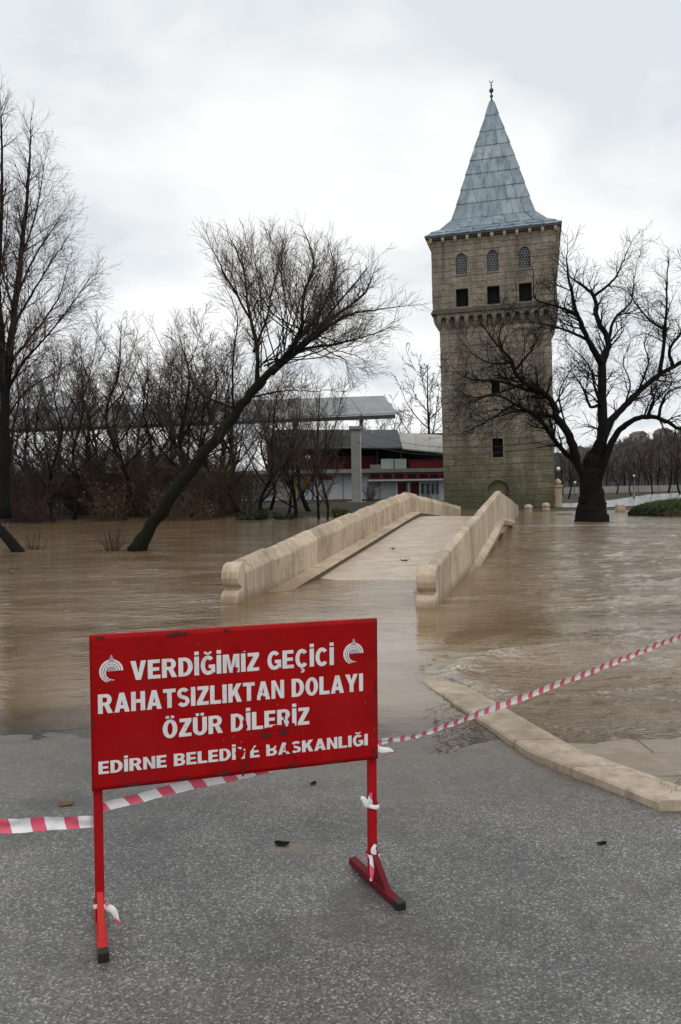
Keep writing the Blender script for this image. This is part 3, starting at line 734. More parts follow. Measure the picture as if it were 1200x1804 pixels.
for k in range(11):
    t0, t1 = pi*k/11+.01, pi*(k+1)/11-.01
    MB().prism([(.72*cos(t0), 1.2+.72*sin(t0)), (.98*cos(t0), 1.2+.98*sin(t0)), (.98*cos(t1), 1.2+.98*sin(t1)), (.72*cos(t1), 1.2+.72*sin(t1))], 'y', -.028, .1).build('voussoir', MAT['tstone'], dr)
# belt: slab, corbels with little arches
MB().box(-WU-.12, WU+.12, -OV-.12, DL+OV+.12, 13.2, 13.34).box(-WU-.05, WU+.05, -OV-.05, DL+OV+.05, 13.342, 13.49).build('belt_course', MAT['beltst'], TW)
nb = 12
def belt_xf(k): 
    cy = DL/2
    return (0, 0, {0: 0, 1: pi/2, 2: pi, 3: -pi/2}[k]), {0: (0, 0, 0)}.get(k)
corb = None
prof = [(0.02, 12.2), (-.10, 12.26), (-.22, 12.42), (-.33, 12.62), (-.40, 12.86), (-.40, 13.197), (.02, 13.197)]
for k in range(4):
    for j in range(nb+1):
        x = -WL + j*2*WL/nb
        xa, xb = x-.13, x+.13
        if corb is None:
            corb = MB().prism(prof, 'x', -.13, .13).build('corbel', MAT['trim'], TW, bevel=.015, segs=1); c_ = corb
        else: c_ = bpy.data.objects.new('corbel', corb.data); COL.objects.link(c_); c_.parent = TW
        ang = k*pi/2; px_, py_ = x, -DL/2
        c_.location = (px_*cos(ang)-py_*sin(ang), DL/2 + px_*sin(ang)+py_*cos(ang), 0); c_.rotation_euler = (0, 0, ang)
    # arch plates between the corbels
    for j in range(nb):
        xc = -WL + (j+.5)*2*WL/nb; hw = WL/nb-.13
        arcp = [(xc-hw*cos(th), 12.82+hw*.95*sin(th)) for th in np.linspace(0, pi, 9)]
        mb = MB(); pts = [(xc-hw, 13.197)] + arcp + [(xc+hw, 13.197)]
        mb.prism(pts, 'y', -.36, -.10)
        for q in range(len(mb.v)):
            x_, y_, z_ = mb.v[q]; ang = k*pi/2; y2 = y_-DL/2
            mb.v[q] = (x_*cos(ang)-y2*sin(ang), DL/2+x_*sin(ang)+y2*cos(ang), z_)
        mb.build('corbel_arch', MAT['trim'], TW)
# eaves
EW = WU+.36
MB().box(-EW, EW, -OV-.36, DL+OV+.36, 18.22, 18.34).build('eaves_board', MAT['roofedge'], TW)
MB().box(-WU-.2, WU+.2, -OV-.2, DL+OV+.2, 18.12, 18.217).build('eaves_soffit', MAT['beltst'], TW)
eb = None
for k in range(4):
    for j in range(11):
        x = -WU + (j)*2*WU/10
        if eb is None: eb = MB().prism([(.02, 17.9), (-.16, 17.95), (-.27, 18.05), (-.30, 18.14), (-.30, 18.217), (.02, 18.217)], 'x', -.10, .10).build('eaves_bracket', MAT['bstone'], TW); c_ = eb
        else: c_ = bpy.data.objects.new('eaves_bracket', eb.data); COL.objects.link(c_); c_.parent = TW
        ang = k*pi/2; py_ = -DL/2-OV
        c_.location = (x*cos(ang)-py_*sin(ang), DL/2 + x*sin(ang)+py_*cos(ang), 0); c_.rotation_euler = (0, 0, ang)
# projecting bay on the right-hand face
MB().prism([(WU-.02, 16.1), (WU+.14, 16.35), (WU+.26, 16.7), (WU+.26, 17.95), (WU-.02, 17.95)], 'y', .2, DL-.2).build('side_bay', MAT['trim'], TW)
# spire of lead sheets
RP = [(18.745, EW), (19.05, 4.02), (19.45, 3.42), (20.3, 2.74), (21.5, 2.40), (22.6, 2.10), (23.8, 1.78), (24.9, 1.47), (26.0, 1.16), (27.2, .80), (28.5, .42), (29.6, .15)]
RP = [(18.345+(z-18.745)*.948, h) for z, h in RP]
cyR = DL/2
ncol = [0, 9, 9, 8, 8, 7, 6, 5, 4, 3, 2, 1]
under = MB(); n = len(RP)
for z, h in RP: under.add([(-h*.985, cyR-h*.985, z-.02), (h*.985, cyR-h*.985, z-.02), (h*.985, cyR+h*.985, z-.02), (-h*.985, cyR+h*.985, z-.02)], [])
under.f = [(i*4+k, i*4+(k+1) % 4, (i+1)*4+(k+1) % 4, (i+1)*4+k) for i in range(n-1) for k in range(4)] + [tuple(range((n-1)*4, n*4))]
under.build('spire_boarding', MAT['roofedge'], TW)
for k in range(4):
    ang = k*pi/2
    for i in range(1, n):
        (z0, h0), (z1, h1) = RP[i-1], RP[i]; nc = ncol[i]; off = random.uniform(-.12, .12)
        cu = [0] + [min(.97, max(.03, (j+off+random.uniform(-.06, .06))/nc)) for j in range(1, nc)] + [1]
        for a, b_ in zip(cu[:-1], cu[1:]):
            g = .006; lift = random.uniform(.012, .030); tilt = random.uniform(-.02, .02)
            q = []
            for (uu, z, h) in ((a, z0, h0), (b_, z0, h0), (b_, z1, h1), (a, z1, h1)):
                q.append(Vector((-h + 2*h*uu, -h, z)))
            nrm = (q[1]-q[0]).cross(q[3]-q[0]).normalized()
            if nrm.y > 0: nrm = -nrm
            side = (q[1]-q[0]).normalized()*g; dn = (q[0]-q[3]).normalized()
            lap = .05 if i > 1 else .03
            P = [q[0]+side+dn*lap+nrm*(lift+.035)+Vector((0,0,tilt)), q[1]-side+dn*lap+nrm*(lift+.035)-Vector((0,0,tilt)), q[2]-side+nrm*.008, q[3]+side+nrm*.008]
            B = [q[0]+side+dn*lap+nrm*.002+Vector((0,0,tilt)), q[1]-side+dn*lap+nrm*.002-Vector((0,0,tilt)), q[2]-side-nrm*.004, q[3]+side-nrm*.004]
            # raised seam along the left edge
            s1 = side.normalized()*.06 if nc > 1 else side
            Sx = [P[0]+nrm*.035, P[0]+s1+nrm*.035, P[3]+s1+nrm*.03, P[3]+nrm*.03, P[0]+s1*1.4, P[3]+s1*1.4]
            mb = MB().add(P+B+Sx, [(12, 1, 2, 13), (8, 9, 10, 11), (9, 12, 13, 10), (4, 5, 1, 12, 9, 8, 0), (5, 6, 2, 1), (4, 0, 8, 11, 3, 7)])
            for w_ in range(len(mb.v)):
                x_, y_, z_ = mb.v[w_]; mb.v[w_] = (x_*cos(ang)-y_*sin(ang), cyR+x_*sin(ang)+y_*cos(ang), z_)
            mb.build('lead_sheet', MAT['lead'], TW)
fz = 28.60
MB().lathe([(r_f*.72, z_f*.80) for r_f, z_f in ((.17, 0), (.15, .15), (.09, .25), (.07, .42), (.16, .52), (.16, .60), (.07, .70), (.06, .82), (.19, .95), (.22, 1.05), (.19, 1.15), (.06, 1.27), (.05, 1.45), (.10, 1.52), (.04, 1.6), (.035, 1.75))], 12, (0, cyR, fz)).build('finial', MAT['finial'], TW, True)
mb = MB(); pts = [(.11*cos(th), cyR, fz+1.50+.11*sin(th)) for th in np.linspace(radians(125), radians(415), 14)]
mb.tube(pts, [.008+.024*sin(pi*i/13) for i in range(14)], 6).build('crescent', MAT['finial'], TW, True)

# ------------------------------------------------------------------ tree growing
def rot_about(d, ang, az):
    o_ = d.orthogonal().normalized(); b = d.cross(o_)
    return (d*cos(ang) + (o_*cos(az) + b*sin(az))*sin(ang)).normalized()
def grow(S_, p, d, L, r, lvl, P, R):
    """recursive bare branch; S_ collects (p, q, r0, r1)"""
    n = max(2, int(round(L/P['seg'][lvl]))); step = L/n; rc = r; wb = P['wob'][lvl]; tr = P['trop'][lvl]
    for i in range(n):
        d = Vector((d.x + R.uniform(-wb, wb), d.y + R.uniform(-wb, wb), d.z + R.uniform(-wb, wb) + tr)).normalized()
        q = p + d*step; r1 = r*(1 - .8*(i+1)/n)
        S_.append((p.x, p.y, p.z, q.x, q.y, q.z, rc, r1))
        if lvl < P['max']:
            t = (i+1)/n; k = P['kids'][lvl]*step; m = int(k) + (1 if R.random() < k-int(k) else 0)
            if t > P['bare'][lvl]:
                for _ in range(m):
                    cd = rot_about(d, R.uniform(*P['ang'][lvl]), R.uniform(0, 2*pi))
                    cl_ = P['len'][lvl]*R.uniform(.55, 1.15)*(1 - .45*t)
                    grow(S_, p.lerp(q, R.random()), cd, cl_, max(P['rmin'], min(rc*.62, P['rad'][lvl])), lvl+1, P, R)
        p = q; rc = r1
def segs_mesh(name, S_, rmin=.0015):
    A = np.array(S_, dtype=np.float64); n = len(A); p, q = A[:, :3], A[:, 3:6]; r0_, r1_ = np.maximum(A[:, 6], rmin), np.maximum(A[:, 7], rmin)
    t = q-p; ln = np.linalg.norm(t, axis=1, keepdims=True); t = t/np.maximum(ln, 1e-9)
    ref = np.where(np.abs(t[:, 2:3]) < .9, np.array([[0, 0, 1.]]), np.array([[1., 0, 0]]))
    a = np.cross(t, ref); a /= np.linalg.norm(a, axis=1, keepdims=True); b = np.cross(t, a)
    V = np.empty((n, 6, 3))
    for k in range(3):
        c_, s_ = cos(2*pi*k/3), sin(2*pi*k/3); off = a*c_ + b*s_
        V[:, k] = p + off*r0_[:, None]; V[:, 3+k] = q + off*r1_[:, None]
    base = (np.arange(n)*6)[:, None, None]; F_ = np.array([[0, 1, 4, 3], [1, 2, 5, 4], [2, 0, 3, 5]])[None]
    return mesh_np(name, V.reshape(-1, 3), (base+F_).reshape(-1, 4))
def catmull(pts, sub=5):
    P = [pts[0]*2-pts[1]] + pts + [pts[-1]*2-pts[-2]]; o_ = []
    for i in range(1, len(P)-2):
        for k in range(sub):
            t = k/sub; a, b, c, d = P[i-1], P[i], P[i+1], P[i+2]
            o_.append(.5*((2*b)+(c-a)*t+(2*a-5*b+4*c-d)*t*t+(3*b-a-3*c+d)*t**3))
    o_.append(P[-2]); return o_
def limb_tree(name, label, base, limbs, P, barkm, twigm, seed, cat='tree', group=None, trunk_n=1, rough=.0):
    """limbs: list of (list of Vector, r0, r1, first bare fraction, kids per metre); the first trunk_n form the trunk"""
    R = random.Random(seed); root = empty(name, base, 0, label, cat, group); bv = Vector(base); S_ = []
    limbs = [(l_[0], l_[1]*(1 if q_ < trunk_n else P.get('thin', 1.0)), *l_[2:]) for q_, l_ in enumerate(limbs)]
    for li, (pts, ra, rb, bare, kids) in enumerate(limbs):
        pts = [Vector(p)-bv for p in pts]; C_ = catmull(pts, 5); m = len(C_)
        C_ = [p + Vector((R.uniform(-1, 1), R.uniform(-1, 1), R.uniform(-1, 1)))*(.10*(ra+(rb-ra)*i/m)+.012)*(1 if 0 < i < m-1 else 0) for i, p in enumerate(C_)]
        rr = [ra + (rb-ra)*(i/(m-1))**.8 for i in range(m)]
        if li < trunk_n:     # flare at the foot
            rr = [v*(1 + .38*max(0, 1-(C_[i]-C_[0]).length/(3.0*ra))**1.5) for i, v in enumerate(rr)]
        mb = MB().tube(C_, rr, 12 if ra > .12 else 7)
        if rough:
            for q in range(len(mb.v)):
                v = Vector(mb.v[q]); nz = mnoise.noise(Vector((v.x*2.4, v.y*2.4, v.z*.55)))+.5*mnoise.noise(Vector((v.x*5.5, v.y*5.5, v.z*1.1))); c0 = min(C_, key=lambda p: (p-v).length); mb.v[q] = tuple(v + (v-c0)*nz*rough)
        mb.build('trunk' if li < trunk_n else 'limb', barkm, root, True)
        acc = 0
        for i in range(1, m):
            t = i/(m-1); ds = (C_[i]-C_[i-1]).length
            if t < bare: continue
            k = kids*P.get('dens', 1.0)*ds; q = int(k) + (1 if R.random() < k-int(k) else 0); d = (C_[i]-C_[i-1]).normalized()
            for _ in range(q):
                cd = rot_about(d, R.uniform(*P['ang'][0]), R.uniform(0, 2*pi)); cd = (cd + Vector((0, 0, P.get('lift', .25)))).normalized()
                grow(S_, C_[i-1].lerp(C_[i], R.random()), cd, P['len'][0]*R.uniform(.5, 1.15)*(1-.55*t), min(rr[i]*.55, P['rad'][0]), 1, P, R)
        grow(S_, C_[-1], (C_[-1]-C_[-2]).normalized(), P['len'][0]*.45, rb, 1, P, R)
    link_mesh('crown', segs_mesh('crown', S_, P['rmin']), twigm, root)
    return root, len(S_)

total_segs = 0
# leaning willow on the left
D0 = 21.5
def PX(l, D): return [pix(x, y, D+dz) for x, y, dz in l]
WIL = dict(seg=[.3, .28, .22, .18], wob=[.1, .13, .15, .12], trop=[.05, .06, .07, .06], kids=[2, 8.0, 8.5, 0], bare=[0, .10, .08, 0], ang=[(.45, .95), (.35, .85), (.3, .75), (.3, .7)],
           len=[1.15, .75, .50, .3], rad=[.024, .010, .005, .004], rmin=.0028, max=3, lift=.40, dens=1.9, thin=.72)
limbs = [
    (PX([(238, 974, 0), (275, 915, 0), (325, 842, 0), (375, 780, 0), (425, 715, 0), (464, 668, 0)], D0), .21, .115, .55, .5),
    (PX([(455, 680, 0), (452, 610, .2), (437, 540, .3), (430, 480, .2), (414, 435, .1)], D0), .10, .02, .2, 3.2),
    (PX([(464, 668, 0), (500, 632, -.2), (530, 582, -.4), (536, 520, -.5), (552, 470, -.7), (545, 430, -.9)], D0), .13, .02, .2, 3.4),
    (PX([(470, 660, 0), (540, 600, .5), (592, 555, .9), (640, 520, 1.3), (655, 490, 1.6)], D0), .12, .018, .15, 3.4),
    (PX([(500, 640, 0), (560, 590, -.7), (610, 556, -1.2), (650, 548, -1.6), (704, 540, -1.9)], D0), .08, .010, .2, 3.0),
    (PX([(480, 660, 0), (530, 618, -.3), (590, 606, -.8), (640, 594, -.9), (680, 580, -1.2)], D0), .075, .010, .2, 2.8),
    (PX([(412, 728, 0), (410, 690, -.3), (411, 630, -.4), (418, 560, -.5), (405, 520, -.5)], D0), .05, .010, .3, 2.6),
    (PX([(500, 630, 0), (575, 530, 1.0), (590, 480, 1.5), (582, 440, 1.7)], D0), .07, .012, .15, 3.2),
    (PX([(447, 620, .2), (470, 560, 1.0), (482, 500, 1.4), (500, 440, 1.6)], D0), .06, .012, .2, 3.2),
    (PX([(440, 560, .3), (405, 500, -.6), (385, 460, -1.0), (372, 435, -1.2)], D0), .05, .010, .2, 3.2),
    (PX([(560, 580, .6), (620, 505, .2), (650, 470, .1)], D0), .05, .010, .1, 3.2),
    (PX([(440, 700, 0), (490, 690, -.8), (520, 688, -1.2), (560, 690, -1.6)], D0), .04, .008, .2, 2.4),
    (PX([(420, 722, 0), (350, 690, .6), (330, 640, .9), (315, 590, 1.1)], D0), .05, .008, .3, 2.6),
    (PX([(345, 815, 0), (375, 795, -.5), (405, 790, -.8), (440, 765, -1.0)], D0), .035, .008, .3, 2.0),
]
Rw = random.Random(77)
for k in range(30):
    fa = radians(-8 + 132*(k+.5)/30 + Rw.uniform(-5, 5)); rr_ = Rw.uniform(.72, 1.0)
    tx, ty = 470+190*cos(fa)*rr_*(1.0 if fa < pi/2 else .62), 640-205*sin(fa)*rr_; dz_ = Rw.uniform(-2.4, 2.4)
    sg_ = Rw.uniform(0, 1); sx, sy = 462+sg_*95+Rw.uniform(-8, 8), 655-sg_*85+Rw.uniform(-8, 8); mx_, my_ = sx+(tx-sx)*.5+Rw.uniform(-8, 8), sy+(ty-sy)*.42+8
    limbs.append((PX([(sx, sy, dz_*.1), (mx_, my_, dz_*.55), (sx+(tx-sx)*.8, sy+(ty-sy)*.76, dz_*.85), (tx, ty, dz_)], D0), .030, .006, .40, 2.7))
r_, ns = limb_tree('willow_tree', 'bare dark willow leaning far to the right over the flood, left of the bridge', pix(238, 972, D0), limbs, WIL, MAT['barkmoss'], MAT['twig'], 11, rough=.25)
total_segs += ns
# big old tree in front of the tower
D1 = 34.2
OAK = dict(seg=[.4, .34, .26, .2], wob=[.2, .24, .28, .25], trop=[.02, .02, .03, .02], kids=[1.5, 4.2, 5.2, 0], bare=[0, .12, .08, 0], ang=[(.5, 1.15), (.45, 1.05), (.4, 1.0), (.3, .9)],
           len=[2.0, 1.25, .75, .35], rad=[.055, .022, .009, .006], rmin=.0055, max=3, lift=.15, dens=2.1, thin=.80)
limbs = [
    (PX([(1045, 926, 0), (1044, 905, 0), (1043, 880, 0), (1042, 850, 0), (1044, 822, 0), (1050, 800, 0)], D1), .60, .44, 1.1, 0),
    (PX([(1043, 875, 0), (1044, 845, 0), (1049, 800, 0), (1061, 767, 0), (1062, 712, 0), (1061, 642, .2), (1072, 603, .4), (1053, 563, .8), (1046, 521, 1.1), (1017, 497, 1.3)], D1), .46, .05, .35, 1.3),
    (PX([(1041, 885, 0), (1034, 850, -.1), (1017, 814, -.3), (1003, 767, -.8), (981, 735, -1.2), (976, 714, -1.4), (958, 693, -1.8), (925, 675, -2.3), (907, 656, -2.6), (902, 636, -2.7), (880, 612, -3.0), (859, 585, -3.2)], D1), .30, .03, .3, 1.7),
    (PX([(1038, 885, .2), (1029, 845, .3), (1012, 812, .4), (998, 800, .2), (976, 774, -.4), (962, 752, -.9), (940, 730, -1.6), (907, 712, -2.2), (880, 698, -2.6), (835, 700, -3.0)], D1), .22, .025, .35, 1.9),
    (PX([(981, 735, -1.2), (950, 731, -1.0), (915, 724, -.6), (875, 735, -.3)], D1), .10, .02, .2, 1.9),
    (PX([(958, 693, -1.8), (920, 684, -1.6), (880, 672, -1.2), (830, 668, -1.0), (805, 655, -.9)], D1), .10, .015, .2, 2.0),
    (PX([(905, 654, -2.6), (930, 625, -2.9), (945, 600, -3.1), (940, 575, -3.3)], D1), .07, .012, .15, 2.0),
    (PX([(1061, 642, .2), (1039, 605, -.4), (1024, 569, -.8), (1013, 539, -1.1), (1002, 488, -1.4), (998, 455, -1.6)], D1), .20, .025, .3, 1.6),
    (PX([(1036, 600, -.4), (1009, 587, -.9), (980, 576, -1.4), (945, 568, -1.9)], D1), .10, .02, .3, 1.7),
    (PX([(1017, 553, -.9), (995, 545, -1.3), (973, 537, -1.8), (943, 525, -2.3), (940, 484, -2.5)], D1), .10, .015, .3, 1.7),
    (PX([(1072, 600, .4), (1083, 561, .9), (1112, 532, 1.4), (1117, 492, 1.7)], D1), .11, .02, .3, 1.7),
    (PX([(1046, 523, 1.1), (1079, 495, .8), (1094, 470, .7), (1108, 436, .5)], D1), .09, .015, .2, 1.7),
    (PX([(1061, 722, 0), (1050, 690, -.6), (1042, 655, -1.1), (1028, 631, -1.4), (1000, 605, -1.8)], D1), .10, .015, .3, 1.7),
    (PX([(1055, 714, 0), (1040, 716, -.5), (1031, 692, -.8), (1020, 672, -1.0)], D1), .10, .03, .4, 1.8),
    (PX([(1045, 885, .1), (1047, 845, .1), (1057, 800, .2), (1073, 748, .5), (1101, 715, .9), (1134, 682, 1.4), (1167, 657, 1.8), (1205, 634, 2.2), (1250, 590, 2.6), (1270, 540, 2.8)], D1), .30, .05, .4, 1.3),
    (PX([(1163, 660, 1.7), (1172, 583, 1.5), (1174, 539, 1.3), (1176, 473, 1.0)], D1), .13, .025, .2, 1.6),
    (PX([(1171, 580, 1.5), (1141, 561, 1.9), (1116, 528, 2.3), (1105, 505, 2.5)], D1), .08, .015, .2, 1.7),
    (PX([(1047, 890, -.1), (1051, 855, -.2), (1062, 822, -.4), (1083, 770, -.8), (1108, 745, -1.2), (1138, 734, -1.6), (1163, 737, -1.9), (1200, 756, -2.3), (1245, 765, -2.6)], D1), .26, .05, .45, 1.3),
    (PX([(1185, 645, 2.0), (1180, 615, 2.4), (1200, 585, 2.8), (1215, 530, 3.0), (1205, 470, 3.1)], D1), .12, .02, .2, 1.6),
    (PX([(1140, 735, -1.6), (1152, 700, -1.9), (1147, 690, -2.1), (1175, 670, -2.4)], D1), .09, .015, .2, 1.8),
    (PX([(1160, 737, -1.9), (1170, 700, -2.2), (1190, 685, -2.6), (1230, 670, -2.9)], D1), .09, .015, .2, 1.8),
    (PX([(1002, 767, -.8), (985, 700, -.6), (1000, 660, -.4), (1018, 640, -.3)], D1), .06, .012, .2, 1.8),
]
limbs += [
    (PX([(925, 675, -2.3), (890, 688, -2.0), (850, 700, -1.6), (800, 722, -1.2)], D1), .07, .012, .1, 1.8),
    (PX([(907, 712, -2.2), (870, 735, -2.0), (835, 755, -1.7), (808, 765, -1.5)], D1), .06, .012, .1, 1.8),
    (PX([(902, 640, -2.7), (868, 640, -2.4), (835, 625, -2.2), (812, 600, -2.0)], D1), .06, .012, .1, 1.8),
    (PX([(885, 615, -3.0), (880, 585, -3.2), (890, 560, -3.3)], D1), .05, .010, .1, 1.8),
    (PX([(976, 774, -.4), (966, 730, -.2), (958, 715, -.1), (945, 660, .1)], D1), .07, .012, .2, 1.8),
    (PX([(1101, 715, .9), (1110, 675, .3), (1098, 640, 0), (1108, 610, -.2)], D1), .06, .012, .2, 1.8),
    (PX([(1120, 700, 1.2), (1142, 640, .9), (1135, 605, .7), (1150, 580, .6)], D1), .06, .012, .2, 1.8),
]
r_, ns = limb_tree('old_oak_tree', 'massive dark bare tree with spreading limbs standing in the water before the tower', pix(1045, 921, D1), limbs, OAK, MAT['bark'], MAT['bark'], 23, rough=.12)
total_segs += ns
# tall tree at the left edge
D2 = 36.0
ASH = dict(seg=[.5, .42, .3, .22], wob=[.08, .10, .12, .1], trop=[.04, .03, .0, -.03], kids=[1.5, 4.4, 6.0, 0], bare=[0, .12, .08, 0], ang=[(.45, .9), (.4, .8), (.4, .9), (.3, .8)],
           len=[2.4, 1.5, .85, .4], rad=[.05, .020, .009, .005], rmin=.0040, max=3, lift=.30, dens=2.1)
limbs = [
    (PX([(6, 912, 0), (7, 800, 0), (9, 700, 0), (18, 610, 0), (30, 510, 0), (42, 410, 0), (50, 320, 0), (54, 240, 0)], D2), .30, .03, .28, 1.5),
    (PX([(8, 700, 0), (3, 600, -.3), (-3, 500, -.6), (2, 400, -.7), (4, 300, -.8), (2, 205, -.8)], D2), .19, .03, .15, 1.5),
    (PX([(12, 690, 0), (40, 640, -.6), (80, 595, -1.2), (120, 545, -1.7), (157, 492, -2.0)], D2), .08, .015, .1, 1.7),
    (PX([(16, 640, 0), (50, 600, .7), (80, 560, 1.2), (105, 520, 1.6), (120, 470, 1.9)], D2), .08, .015, .1, 1.7),
    (PX([(22, 580, 0), (55, 520, -.5), (85, 470, -.8), (112, 430, -1.1)], D2), .07, .015, .1, 1.7),
    (PX([(30, 520, 0), (60, 455, .5), (88, 410, .9), (105, 385, 1.1)], D2), .06, .012, .1, 1.7),
    (PX([(38, 450, 0), (60, 390, -.4), (72, 330, -.7), (78, 290, -.9)], D2), .05, .012, .1, 1.7),
    (PX([(25, 545, 0), (5, 480, 1.0), (10, 420, 1.4), (15, 350, 1.6)], D2), .06, .012, .1, 1.7),
    (PX([(0, 560, -.4), (-40, 500, -.8), (-70, 430, -1.0)], D2), .08, .015, .1, 1.6),
    (PX([(10, 680, 0), (-35, 620, .5), (-70, 560, .9)], D2), .08, .015, .1, 1.6),
    (PX([(10, 740, 0), (45, 690, .5), (90, 660, .9), (125, 640, 1.2)], D2), .05, .012, .1, 1.7),
]
r_, ns = limb_tree('tall_ash_tree', 'tallest bare tree, cut by the left edge, with rising reddish branches', pix(6, 905, D2), limbs, ASH, MAT['bark'], MAT['twigred'], 31, rough=.15)
total_segs += ns

# generic bare trees (prototypes about 10 m tall, copied and scaled)
def proto_tree(name, seed, height, limbsn, spread, P, barkm, twigm, lean=0.0, r0_=.16, fork=.3):
    R = random.Random(seed); limbs = []; base = Vector((0, 0, 0))
    top = Vector((lean*height*.5, R.uniform(-.3, .3), height*.86))
    tr = [Vector((0, 0, -.25))] + [base.lerp(top, k/5) + Vector((R.uniform(-.5, .5), R.uniform(-.5, .5), 0))*(k > 0) for k in range(1, 6)]
    limbs.append((tr, r0_, .02, fork, 2.0))
    for k in range(limbsn):
        t = fork + (.92-fork)*(k+R.random()*.6)/limbsn; p = tr[min(4, int(t*5))].lerp(tr[min(5, int(t*5)+1)], t*5-int(t*5)); az = k*2.4 + R.uniform(-.4, .4)
        ln = height*spread*(1.1-.75*t); d = Vector((cos(az), sin(az), 0))
        pts = [p, p + d*ln*.35 + Vector((0, 0, ln*.35)), p + d*ln*.68 + Vector((0, 0, ln*.85)), p + d*ln*.9 + Vector((0, 0, ln*1.4))]
        limbs.append((pts, r0_*.45*(1.15-t), .012, .12, 2.0))
    return limb_tree(name, None, (0, 0, 0), limbs, P, barkm, twigm, seed)
def pp(ln, kids, rm, trop=.03, wob=.15):
    return dict(seg=[.5, .36, .28, .22], wob=[wob]*4, trop=[trop]*4, kids=[1, kids*1.9, kids*2.2, 0], bare=[0, .08, .05, 0], ang=[(.4, .9)]*4, len=[ln, ln*.52, ln*.28, .2], rad=[.035, .015, .009, .006], rmin=rm, max=3, lift=.3)
protoA, n1 = proto_tree('bare_tree', 41, 10, 10, .34, pp(1.9, 2.4, .0062), MAT['bark'], MAT['twig'], .0, .15, .16)
protoB, n2 = proto_tree('bare_tree', 42, 10, 12, .30, pp(1.7, 2.6, .0062, .06), MAT['bark'], MAT['twigtan'], .15, .14, .14)
protoC, n3 = proto_tree('bare_tree', 43, 10, 9, .42, pp(2.1, 2.3, .0062, .01, .2), MAT['bark'], MAT['twigpurp'], -.2, .13, .12)
protoF, n4 = proto_tree('park_tree', 44, 10, 10, .28, pp(1.5, 1.9, .0130, .04), MAT['bark'], MAT['twig'], .0, .15, .28)
protoG, n5 = proto_tree('park_tree', 45, 10, 10, .34, pp(1.6, 1.9, .0130, .02), MAT['bark'], MAT['twigpurp'], .05, .15, .22)
total_segs += n1+n2+n3+n4+n5
used = set()
def place(proto, name, x, Y, ytop, rz, label, group, wide=1.0, tilt=0.0, zbase=None):
    """x: photo column of the foot, Y distance, ytop: photo row of the crown's top"""
    p = pix(x, 860, Y); z = float(ground_h(p.x, p.y)) if zbase is None else zbase
    h = pix(x, ytop, Y).z - z; s = h/10.0
    o_ = proto if proto.name not in used else copy_tree(proto)
    used.add(proto.name); o_.name = name
    o_.location = (p.x, p.y, z-.05); o_.rotation_euler = (0, tilt, rz); o_.scale = (s*wide, s*wide, s)
    tag(o_, label, 'tree', group); return o_
GB = 'bare trees along the far bank'
place(protoB, 'bare_tree', 95, 41.5, 600, .3, 'slim upright bare tree with a forked top, nearest to the tallest left tree', GB, .8)
place(protoC, 'bare_tree', 128, 42.5, 590, 1.2, 'bare tree bending right between the slim forked tree and the brown willow', GB, .9, .15)
place(protoB, 'bare_tree', 215, 43, 545, 2.2, 'dense brown twiggy tree standing alone between the far-left trees and the leaning willow', GB, 1.05)
place(protoA, 'bare_tree', 262, 46, 640, .9, 'small bare tree behind the foot of the leaning willow, left of its trunk', GB, 1.1)
place(protoA, 'bare_tree', 335, 44, 560, 3.0, 'bushy grey bare tree rising just left of the leaning willow crown', GB, 1.1)
place(protoC, 'bare_tree', 398, 47, 600, 4.0, 'bare tree half hidden behind the leaning willow trunk', GB, 1.0)
place(protoA, 'bare_tree', 465, 41, 640, 5.2, 'bare tree tilting right beneath the leaning willow crown', GB, .9, .22)
place(protoC, 'bare_tree', 505, 43, 660, 2.0, 'thin bare tree before the dark grandstand opening', GB, .8)
place(protoB, 'bare_tree', 560, 40.6, 650, 1.0, 'left one of the close pair of thin trunks before the white grandstand wall', GB, .75)
place(protoA, 'bare_tree', 574, 40.4, 690, 3.3, 'right one of the close pair of thin trunks before the white grandstand wall', GB, .7)
place(protoA, 'bare_tree', 30, 47, 610, 4.4, 'grey bare tree behind the tallest left tree', GB, 1.1)
place(protoC, 'bare_tree', 170, 49, 600, 5.0, 'bare tree with purple brown twigs behind the dense brown tree', GB, 1.0)
place(protoA, 'bare_tree', 300, 50, 600, 5.7, 'far bare tree in the gap left of the leaning willow', GB, 1.0)
place(protoC, 'bare_tree', -40, 44, 560, 2.7, 'purple brown bare tree just beyond the left edge', GB, 1.1)
more = [(50, 52, 640, 0), (75, 45, 660, 2), (150, 46, 650, 0), (240, 50, 600, 0), (318, 47, 600, 2), (360, 48, 600, 0), (420, 46, 650, 0), (520, 42, 700, 1), (545, 46, 660, 2), (-15, 49, 600, 1), (100, 54, 640, 1), (185, 55, 630, 0), (270, 55, 630, 1), (395, 53, 640, 2), (475, 50, 670, 1)]
ords = ['first', 'second', 'third', 'fourth', 'fifth', 'sixth', 'seventh', 'eighth', 'ninth', 'tenth', 'eleventh', 'twelfth', 'thirteenth', 'fourteenth', 'fifteenth', 'sixteenth', 'seventeenth', 'eighteenth', 'nineteenth']
for k, (x, Y, yt, pr_) in enumerate(sorted(more)):
    place((protoA, protoB, protoC)[pr_], 'bare_tree', x, Y, yt, k*1.7+.5, '%s from the left of the bare trees crowding the left background' % ords[k], 'background thicket trees', 1.1+.2*(k % 3), ((k*37) % 11-5)*.05)
place(protoF, 'park_tree', 762, 78, 610, .4, 'pale bare tree peeking out left of the tower above the grandstand', 'park trees behind the buildings', 1.1)
place(protoG, 'park_tree', 690, 125, 705, 1.4, 'small far bare tree between the two grandstand roofs', 'park trees behind the buildings', 1.2)
place(protoF, 'park_tree', 640, 130, 722, 2.4, 'low far bare tree above the dark canopy roof', 'park trees behind the buildings', 1.3)
GW = 'trees of the park wood on the right'
